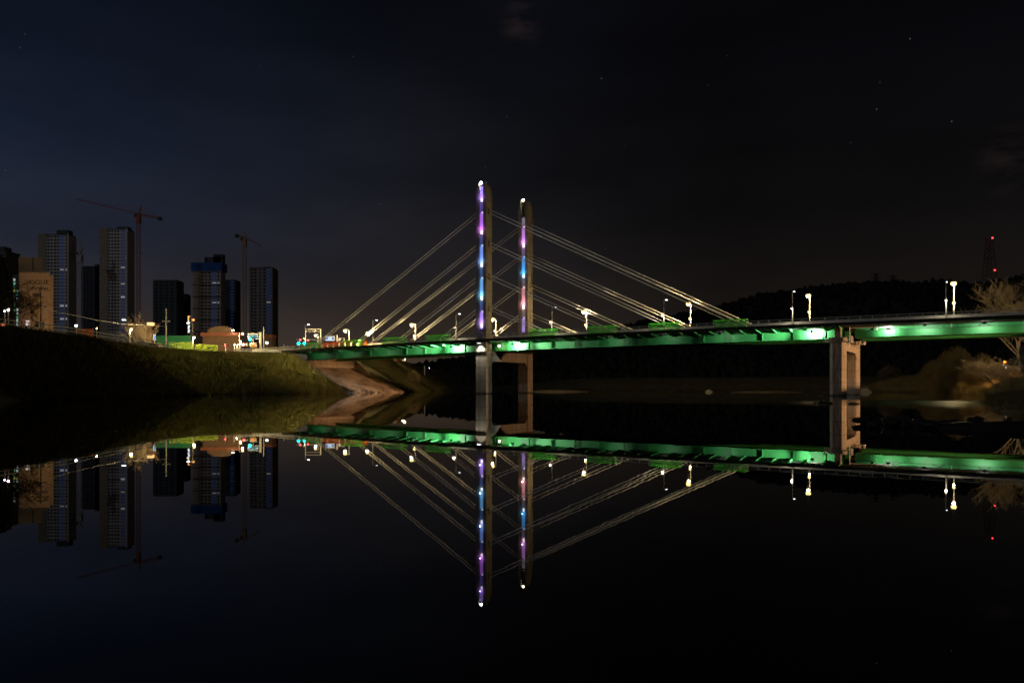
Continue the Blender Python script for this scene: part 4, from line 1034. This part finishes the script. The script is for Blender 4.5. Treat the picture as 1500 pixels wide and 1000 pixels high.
# tan building with dark lettering and an annexe behind
Yt = 330; m = Yt/F; a, c = at(28, 399, Yt), at(78, 399, Yt); H = a.z-10; x75 = 45*m; xe = 50*m
t = thing('tan_building', 'tall tan hotel block with dark lettering on its blank wall', 'building', (a.x, Yt, 10))
MB().prism([(0, 0), (x75, .6), (x75, 12), (0, 12)], 0, H, 2).prism([(x75+.5, .8), (xe, 1.6), (xe, 12), (x75+.5, 12)], 0, H-1.0, 2).prism([(x75, 1.4), (x75+.5, 1.5), (x75+.5, 12), (x75, 12)], 0, H-1.2, 2).build('wall', TAN, t)
MB().box(-2.6, -.05, .3, 11, 0, H-1).build('side_wing', DARKM, t)
MB().box(.3, x75-.3, 1.5, 11, H+.01, H+.8).build('parapet', TAN, t)
rr = random.Random(3)
tw = [em('teal_room_glow', (.25, .9, .8), .55), em('green_room_glow', (.2, .75, .35), .4), em('white_room_glow', (.8, 1.0, .95), .7), em('yellow_room_glow', (.8, .8, .25), .45)]
for i in range(15):
    for x in (-2.0, -.75):
        if i in (9, 10) and x < -1: continue
        if rr.random() < .75: MB().box(x-.4, x+.4, .2, .296, H-3.5-i*1.55, H-2.5-i*1.55+rr.uniform(-.2, .2)).build('window', tw[rr.randrange(4)], t)
sl = .6/x75; ra = math.atan(sl)
for body, cx, cyp, sz in (('VOGUE', 53.5, 413.5, 2.5), ('MOTEL', 58.5, 423.3, 2.0), ('TEL', 53.5, 433, 2.3)):
    x = (cx-28)*m; text_mesh('lettering', body, sz, LETTER, t, (x, sl*x-.06, at(0, cyp, Yt).z-10), (R(90), 0, ra), 1.15)
for cx, cyp in ((53.5, 440), (53, 451), (53, 461)):
    x = (cx-28)*m; MB().box(x-.8, x+.8, sl*x-.12, sl*x+.05, at(0, cyp, Yt).z-11, at(0, cyp, Yt).z-9.2).build('wall_panel', YELP, t)
x = (47-28)*m; MB().box(x-.8, x+.8, sl*x-.12, sl*x+.05, at(0, 456, Yt).z-11, at(0, 456, Yt).z-9.2).build('wall_panel', LETTER, t)
fl = thing('floodlight', 'hidden orange floodlight added on the ground to light the tan building', 'floodlight', (at(60, 480, 285).x, 285, 10.1))  # lamp added out of sight behind the crest to brighten the tan wall
MB().box(-.4, .4, -.2, .3, 0, .6).build('housing', DARKM, fl); MB().box(-.35, .35, .3, .33, .05, .55).build('lens', SOD if False else FLOODM, fl)
spot('floodlight_beam', fl, (0, .5, .6), (-3, 45, 22), 30000, (1, .64, .37), 95, .8)
a, c = at(27, 377, 352), at(61, 377, 352)
t = thing('annexe_block', 'plain tan block rising behind the lettered tan building', 'building', (a.x, 352, 10))
MB().box(0, c.x-a.x, 0, 12, 0, a.z-10).box(.4, 1.2, 1, 2, a.z-10, a.z-9).box(6.5, 7, 3, 3.5, a.z-10, a.z-9.3).build('wall', TAN, t)
MB().box((48-27)*352/F-.15, (48-27)*352/F+.15, -.15, -.002, 0, a.z-10.2).build('downpipe', DARKM, t)

def skew(t, k):
    for o in t.children:
        if o.name.startswith('lettering'): continue
        for v in o.data.vertices: v.co.x += k*(v.co.y + o.location.y)
skew(t, -.60)
skew([o for o in COL.objects if o.name == 'tan_building'][0], -.60)
# domed hall
Yd = 258; m = Yd/F; a, c = at(295, 487.5, Yd), at(352, 487.5, Yd); Wd = c.x-a.x; H = a.z-GZ0
t = thing('domed_hall', 'low hall with a barrel roof and red fascia behind the hedge', 'hall', (a.x, Yd, GZ0))
MB().box(.4, Wd-.4, .3, 14, 0, H-1.0).build('wall', BRICKB, t)
MB().box(-.3, Wd+.3, -.2, 14.3, H-1.0, H+.1).build('fascia', BRICKR, t)
arc = [(Wd*.5 + Wd*.36*math.cos(th_), H+.1+2.1*math.sin(th_)) for th_ in np.linspace(0, math.pi, 17)]
MB().prism(arc, .3, 14, 1).build('roof', ROOFM, t)
MB().prism([(x, z+.12) for x, z in arc] + [(x, z+.004) for x, z in arc[::-1]], -.2, 14.2, 1).build('roof_edge', DARKM, t)
MB().box((303-295)*m, (316-295)*m, .18, .28, .3, 2.6).build('door', SHUT, t)
MB().box((323-295)*m, (333-295)*m, .18, .28, .2, 1.6).build('shutter', CONC, t)
lm = MB().bar((Wd*.84, -.25, H+.6), (Wd*.84, -1.0, H+.9), .08).box(Wd*.84-.35, Wd*.84+.35, -1.3, -.8, H+.8, H+.95).build('wall_lamp', DARKM, t)
MB().box(Wd*.84-.3, Wd*.84+.3, -1.25, -.85, H+.76, H+.797).build('bulb', em('hall_lamp_glow', (.95, 1.0, .85), 60), lm)
skew(t, -.33)
a, c = at(386.5, 490, 290), at(398, 490, 290)
t = thing('small_shed', 'small flat red-topped shed right of the grey post', 'shed', (a.x, 290, GZ0)); Wd = c.x-a.x; H = a.z-GZ0
MB().box(0, Wd, 0, 5, 0, H-1).build('wall', BRICKB, t); MB().box(-.2, Wd+.2, -.3, 5.2, H-1, H).build('roof', BRICKR, t); MB().box(.5, 1.4, -.04, .02, .05, 2).build('door', SHUT, t)
leaf_o = leaf_mass('shrub', [(at(392, 500, 262).x, at(411, 500, 262).x, 261, 265, 10, 12.6), (at(396, 500, 262).x, at(408, 500, 262).x, 261, 264, 12, 13.6), (at(400, 505, 262).x, at(436, 505, 262).x, 262, 266, 10, 12.4)], 3600, .3, LEAFD)
tag(leaf_o, 'dark shrubs between the grey post and the bridge end', 'shrub')
# lit clutter at the left edge
a = at(1, 477, 149); t = thing('lit_signboard', 'small orange-red lit sign at the far left edge below the pink lamp', 'sign', (a.x+.4, 149, 11.2))
MB().tube([(0, .1, 0), (0, .1, 2.6)], .08, 6).build('post', POLE, t); MB().box(-.35, .35, -.05, .05, .6, 2.2).build('panel', em('orange_red_glow', (1, .22, .1), .8), t)
a = at(10, 480, 152); c = at(30, 480, 152); rail_line('guard_rail', [(a.x, 152, 11.1), (c.x, 152, 11.1)], 1.0, 'pale low barrier at the left edge beside the lit panel', CONCW, 1.3, (1.0, .7, .4))
a = at(126, 492, 240); t = thing('site_fence', 'short orange construction fence between the two pale towers', 'fence', (a.x-2.5, 240, GZ0))
hf = at(0, 481.5, 240).z-GZ0
MB().box(0, 4.6, -.04, .04, .1, hf).build('panel', ORANGE, t); MB().tube([(0, .1, 0), (0, .1, hf+.2)], .06, 5).tube([(2.3, .1, 0), (2.3, .1, hf+.2)], .06, 5).tube([(4.6, .1, 0), (4.6, .1, hf+.2)], .06, 5).build('posts', POLE, t)
spot('fence_lamp', t, (2, -5, 4), (2, 0, 3), 500, (1, .55, .3), 90)

# ------------------------------------------------------------------ tower cranes
def lattice(b, p, q, w_, n, r_, tri=False):
    p, q = Vector(p), Vector(q); d = (q-p).normalized(); up = Vector((0, 0, 1)) if abs(d.z) < .9 else Vector((0, 1, 0))
    x = d.cross(up).normalized(); y = x.cross(d).normalized()
    cs = [(-1, 0), (1, 0), (0, 1.5)] if tri else [(-1, -1), (1, -1), (1, 1), (-1, 1)]
    C = [[p.lerp(q, i/n) + x*c0*w_/2 + y*c1*w_/2 for c0, c1 in cs] for i in range(n+1)]
    k = len(cs)
    for j in range(k): b.bar(C[0][j], C[n][j], r_)
    for i in range(n):
        for j in range(k):
            a_, b_ = (C[i][j], C[i+1][(j+1) % k]) if i % 2 else (C[i][(j+1) % k], C[i+1][j])
            b.bar(a_, b_, r_*.7)
            b.bar(C[i+1][j], C[i+1][(j+1) % k], r_*.6)
def crane(px, ytop, Y, jib, cjib, apex, mat, label, mw=2.4, n=42, cabin=True, ybase=486):
    base = at(px, ybase, Y); top = at(px, ytop, Y)
    t = thing('tower_crane', label, 'crane', (base.x, Y, 10)); H = top.z-10
    L_ = lambda q, dy=0: Vector((at(q[0], q[1], Y).x-base.x, dy, at(q[0], q[1], Y).z-10))
    b = MB(); lattice(b, (0, 0, 0), (0, 0, H), mw, n//2, .24); b.build('mast', mat, t)
    b = MB(); lattice(b, (0, 0, H), L_(jib), 1.4, 20, .17, True); b.build('jib', mat, t)
    b = MB(); lattice(b, (0, 0, H), L_(cjib), 1.4, 8, .26); b.build('counter_jib', mat, t)
    e = L_(cjib); MB().box(e.x-1.8, e.x+1.0, -1, 1, e.z-1.8, e.z+.7).build('counterweight', DARKM, t)
    ap = L_(apex); b = MB(); b.bar((-mw*.5, 0, H), ap, .5); b.bar((mw*.5, 0, H), ap, .5); b.bar(ap, Vector((0, 0, H)).lerp(L_(jib), .55)+Vector((0, 0, 1.2)), .16); b.bar(ap, e, .2); b.build('apex_frame', mat, t)
    MB().box(-mw*.62, mw*.62, -mw*.6, mw*.6, H-7, H-1).build('slewing_collar', mat, t)
    MB().box(-mw*.5-1.9, -mw*.5-.1, -1.6, .2, H-2.2, H+.1).build('cab', APD, t)
    return t
crane(203, 314, 640, (112, 292.5), (235, 319.5), (206.5, 302.5), CRANEM, 'tall red tower crane with a long jib pointing left, beside a pale tower')
crane(358.3, 348.5, 650, (381.5, 360), (348, 344.5), (358.8, 339), CRANEY, 'tan tower crane left of the rightmost high-rise, its jib pointing right')
crane(117, 372, 660, (121.5, 363), (113, 371), (118, 355), CRANEW, 'grey tower crane seen end on between the two pale towers', mw=3.2)

# ------------------------------------------------------------------ lattice masts on the hill
def mast(px, ytop, Y, w0, w1, label, lights, arms=(), dz=0):
    top = at(px, ytop, Y); gz = float(hheight(np.array([top.x]), np.array([Y]))[0]) - 1
    t = thing('lattice_mast', label, 'mast', (top.x, Y, gz)); H = top.z-gz
    b = MB(); n = 12
    for i in range(n):
        for sx_, sy_ in ((-1, -1), (1, -1), (1, 1), (-1, 1)):
            wa = (w0+(w1-w0)*i/n)/2; wb = (w0+(w1-w0)*(i+1)/n)/2; za, zb = H*i/n, H*(i+1)/n
            b.bar((sx_*wa, sy_*wa, za), (sx_*wb, sy_*wb, zb), .32)
            b.bar((sx_*wa, sy_*wa, za), (-sx_*wb if sx_ == sy_ else sx_*wb, sy_*wb if sx_ == sy_ else -sy_*wb, zb), .2)
    b.build('lattice', pm('mast_paint', (.05, .025, .02), (.07, .035, .03), .7, 1), t)
    if arms:
        b = MB()
        for h_, l_ in arms: b.bar((-l_, 0, H*h_), (l_, 0, H*h_), .4)
        b.build('crossarm', DARKM, t)
    for lx, ly in lights:
        q = at(lx, ly, Y); MB().sphere((q.x-top.x, -w0/2, q.z-gz), .55, 8, 6).build('warning_lamp', REDM, t)
    return t
mast(1449.5, 349, 650, 9, 3.2, 'tall lattice mast with two red warning lights above the right hill', [(1449, 350), (1452.5, 397)], arms=((.98, 3.5), (.8, 4.2), (.62, 4.6)))
mast(1283, 400, 730, 5, 1.6, 'faint power pylon on the hill crest, left of two', [], arms=((.95, 5), (.75, 6)))
mast(1308, 403, 730, 5, 1.6, 'faint power pylon on the hill crest, right of two', [], arms=((.95, 5), (.75, 6)))

# ------------------------------------------------------------------ trees
def bare_tree(name, loc, height, label, seed, spread=.5, levels=5, r0=.28, mat=BARK, up=.25, kids=3, trunk=.28, lean=(0, 0), twig=.018, twigmat=None, shrink=(.58, .80)):
    rr = random.Random(seed); t = thing(name, label, 'tree', loc)
    tb, cb = MB(), MB()
    def grow(p, d, L_, r_, lv):
        n = 3 if lv < levels-1 else 2; pts = [p]; q = p; dd = d
        for i in range(n):
            dd = (dd + Vector((rr.uniform(-1, 1), rr.uniform(-1, 1), rr.uniform(-.6, 1)))*.13 + Vector((0, 0, up*.18))).normalized()
            q = q + dd*L_/n; pts.append(q)
        r1 = max(twig, r_*.55)
        (tb if lv == 0 else cb).tube(pts, [max(twig, r_+(r1-r_)*i/n) for i in range(n+1)], 6 if lv < 2 else (4 if lv < 3 else 3), cap=False)
        if lv >= levels: return
        k = kids + (1 if rr.random() < .45 else 0) + (1 if lv == 0 else 0)
        for i in range(k):
            f_ = rr.uniform(.35, 1.0) if lv else rr.uniform(.6, 1.0)
            j = min(n-1, int(f_*n)); st = pts[j].lerp(pts[j+1], f_*n-j)
            a = rr.uniform(0, 2*math.pi); side = Vector((math.cos(a), math.sin(a), rr.uniform(-.1, .5)))
            nd = (dd*(1-spread) + side*spread).normalized()
            grow(st, nd, L_*rr.uniform(*shrink) if lv else (height*(1-trunk))*rr.uniform(.38, .52), max(twig, r1*rr.uniform(.6, .85)), lv+1)
    grow(Vector((0, 0, -.3)), Vector((lean[0], lean[1], 1)).normalized(), height*trunk, r0, 0)
    tb.build('trunk', mat, t, smooth=True); cb.build('branches', twigmat or mat, t, smooth=True, fix=False)
    return t
def rz_(x, y): return float(rheight(np.array([x]), np.array([y]))[0])
def on_right(px, Y): x = (px-750)/F*Y; return (x, Y, rz_(x, Y))
bare_tree('bare_tree', on_right(1493, 178), 25.5, 'tall bare tree rising above the right end of the bridge deck', 11, .46, 5, .42, BARK, .3, 4, .36, twig=.028)
bare_tree('bare_tree', on_right(1530, 172), 22, 'bare tree at the right edge beside the tall bare tree', 12, .5, 5, .4, BARK, .25, 4, .3, twig=.028)
bare_tree('bare_tree', on_right(1535, 119), 9.0, 'bare tree with spreading twigs under the right end of the bridge', 13, .62, 5, .24, BARK, .1, 4, .25, lean=(-.25, -.1), twig=.022)
bare_tree('bare_tree', on_right(1462, 160), 10.5, 'leaning bare tree under the deck left of the orange lamp', 14, .6, 5, .2, BARK, .15, 4, .22, lean=(-.2, 0), twig=.02)
bare_tree('bare_tree', (at(207, 490, 223).x, 223, 10.1), 12.5, 'bare fan-shaped tree lit by the street lamp on the left bank', 21, .42, 4, .2, BARK, .4, 4, .2, twig=.022)
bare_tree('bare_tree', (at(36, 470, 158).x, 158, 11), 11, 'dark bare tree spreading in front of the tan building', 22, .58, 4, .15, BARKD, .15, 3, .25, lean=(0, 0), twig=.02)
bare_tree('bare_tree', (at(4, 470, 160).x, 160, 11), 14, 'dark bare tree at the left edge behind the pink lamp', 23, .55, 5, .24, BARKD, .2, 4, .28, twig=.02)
def bush(name, loc, w_, h_, label, seed, mat=TWIG, n=2600):
    rr = np.random.default_rng(seed); t = thing(name, label, 'bush', loc)
    a = rr.uniform(0, 2*np.pi, n); q = rr.uniform(0, 1, n)**.6; z = rr.uniform(.05, 1, n)
    lump = 1 + .18*np.sin(3*a+seed) + .12*np.sin(7*a)
    rad = np.sqrt(np.clip(1-(z*1.05-.25)**2*1.1, 0.05, 1))*w_/2*lump*q
    tip = np.c_[np.cos(a)*rad, np.sin(a)*rad, z*h_*(1-.35*q**2)]
    L_ = rr.uniform(.10, .26, n)[:, None]*h_
    dr = tip/np.linalg.norm(tip, axis=1)[:, None] + rr.normal(0, .35, (n, 3)) + np.array([0, 0, .35]); dr /= np.linalg.norm(dr, axis=1)[:, None]
    b0 = tip - dr*L_; sd = np.cross(dr, rr.normal(0, 1, (n, 3))); sd /= np.linalg.norm(sd, axis=1)[:, None]; wd = rr.uniform(.012, .035, (n, 1))*h_/8
    vs = np.stack([b0-sd*wd, b0+sd*wd, tip+sd*wd*.3, tip-sd*wd*.3], 1).reshape(-1, 3)
    np_obj('twigs', vs, np.arange(len(vs)).reshape(-1, 4), mat, t)
    b = MB()
    for k in range(9):
        an = rr.uniform(0, 6.28); sp = rr.uniform(.1, .36)*w_
        b.tube([(0, 0, -.2), (math.cos(an)*sp*.4, math.sin(an)*sp*.4, h_*.35), (math.cos(an)*sp, math.sin(an)*sp, h_*.72)], [.10, .07, .03], 5)
    b.build('stems', BARKD, t)
    return t
bush('willow_bush', on_right(1402, 208), 16, 12.5, 'big round leafless willow on the right bank beneath the bridge', 31, n=9000)
bush('willow_bush', on_right(1440, 192), 11, 9.5, 'tall leafless willow just left of the orange lamp', 32, n=6000)
bush('willow_bush', on_right(1366, 240), 9, 6.5, 'low dim willow left of the big round willow', 33, n=4000)
bush('willow_bush', on_right(1302, 262), 9, 4.2, 'low dark bush at the far shore right of the pier', 34, n=2500)
bush('willow_bush', on_right(1486, 150), 8, 5, 'leafless brush below the orange lamp at the right edge', 35, n=3500)
bush('reed_clump', on_right(1409, 182), 5.5, 2.6, 'bright dry reed clump lit at the water edge of the right bank', 36, GRASSR, 2500)
bush('willow_bush', (-29.2, 236, 3.4), 5, 3.6, 'small bush on the far side of the paved slope', 37, n=1500)
bush('willow_bush', (-31.5, 262, 2.2), 4, 4.2, 'thin pale bush at the water edge beyond the paved slope', 38, n=900)
bush('willow_bush', on_right(1535, 45), 3.5, 2.2, 'twiggy bush at the right edge of the foreground spit', 39, TWIG, 900)
# dark evergreens at the left edge
def evergreen(px, ytop, Y, w_, label, seed):
    rr = np.random.default_rng(seed); top = at(px, ytop, Y); gz = 11.0; H = top.z-gz
    t = thing('evergreen_tree', label, 'tree', (top.x, Y, gz))
    MB().tube([(0, 0, -.2), (0, 0, H*.8)], [.22, .06], 7).build('trunk', BARKD, t)
    n = 3600; z = rr.uniform(.12, 1, n); a = rr.uniform(0, 6.28, n)
    rad = w_/2*np.clip((1.08-z), .05, 1)**.55*(1+.25*np.sin(4*a+9*z))*rr.uniform(.35, 1, n)
    c = np.c_[np.cos(a)*rad, np.sin(a)*rad, z*H]
    d1 = rr.normal(0, 1, (n, 3)); d1 /= np.linalg.norm(d1, axis=1)[:, None]; d2 = np.cross(d1, rr.normal(0, 1, (n, 3))); d2 /= np.linalg.norm(d2, axis=1)[:, None]
    s_ = rr.uniform(.12, .32, (n, 1))
    vs = np.stack([c-d1*s_-d2*s_*.5, c+d1*s_-d2*s_*.5, c+d1*s_+d2*s_*.5, c-d1*s_+d2*s_*.5], 1).reshape(-1, 3)
    np_obj('crown', vs, np.arange(n*4).reshape(-1, 4), LEAFD, t); return t
evergreen(5, 378, 156, 3.0, 'dark evergreen tree left of the tan building, taller of two', 41)
evergreen(-8, 366, 165, 5, 'dark evergreen tree at the very left edge', 42)
evergreen(15, 402, 162, 1.1, 'slim dark evergreen tree beside the coloured windows', 43)
# driftwood at the pier foot
for dx, ln, an, lab in ((-3.6, 2.2, .1, 'pale driftwood branch caught on the left of the pier foot'), (3.2, 1.8, 1.9, 'forked driftwood branch on the right of the pier foot')):
    q = bw(PS+dx*.8, -1.2, .1); d = Vector((math.cos(an), .2, .25 if dx < 0 else .5)).normalized()
    tag(MB().tube([q-d*ln*.6, q, q+d*ln*.5], [.09, .08, .04], 5).tube([q, q+Vector((ln*.4, -.2, .5))], [.06, .03], 5).build('driftwood', ROCKP), lab, 'driftwood')
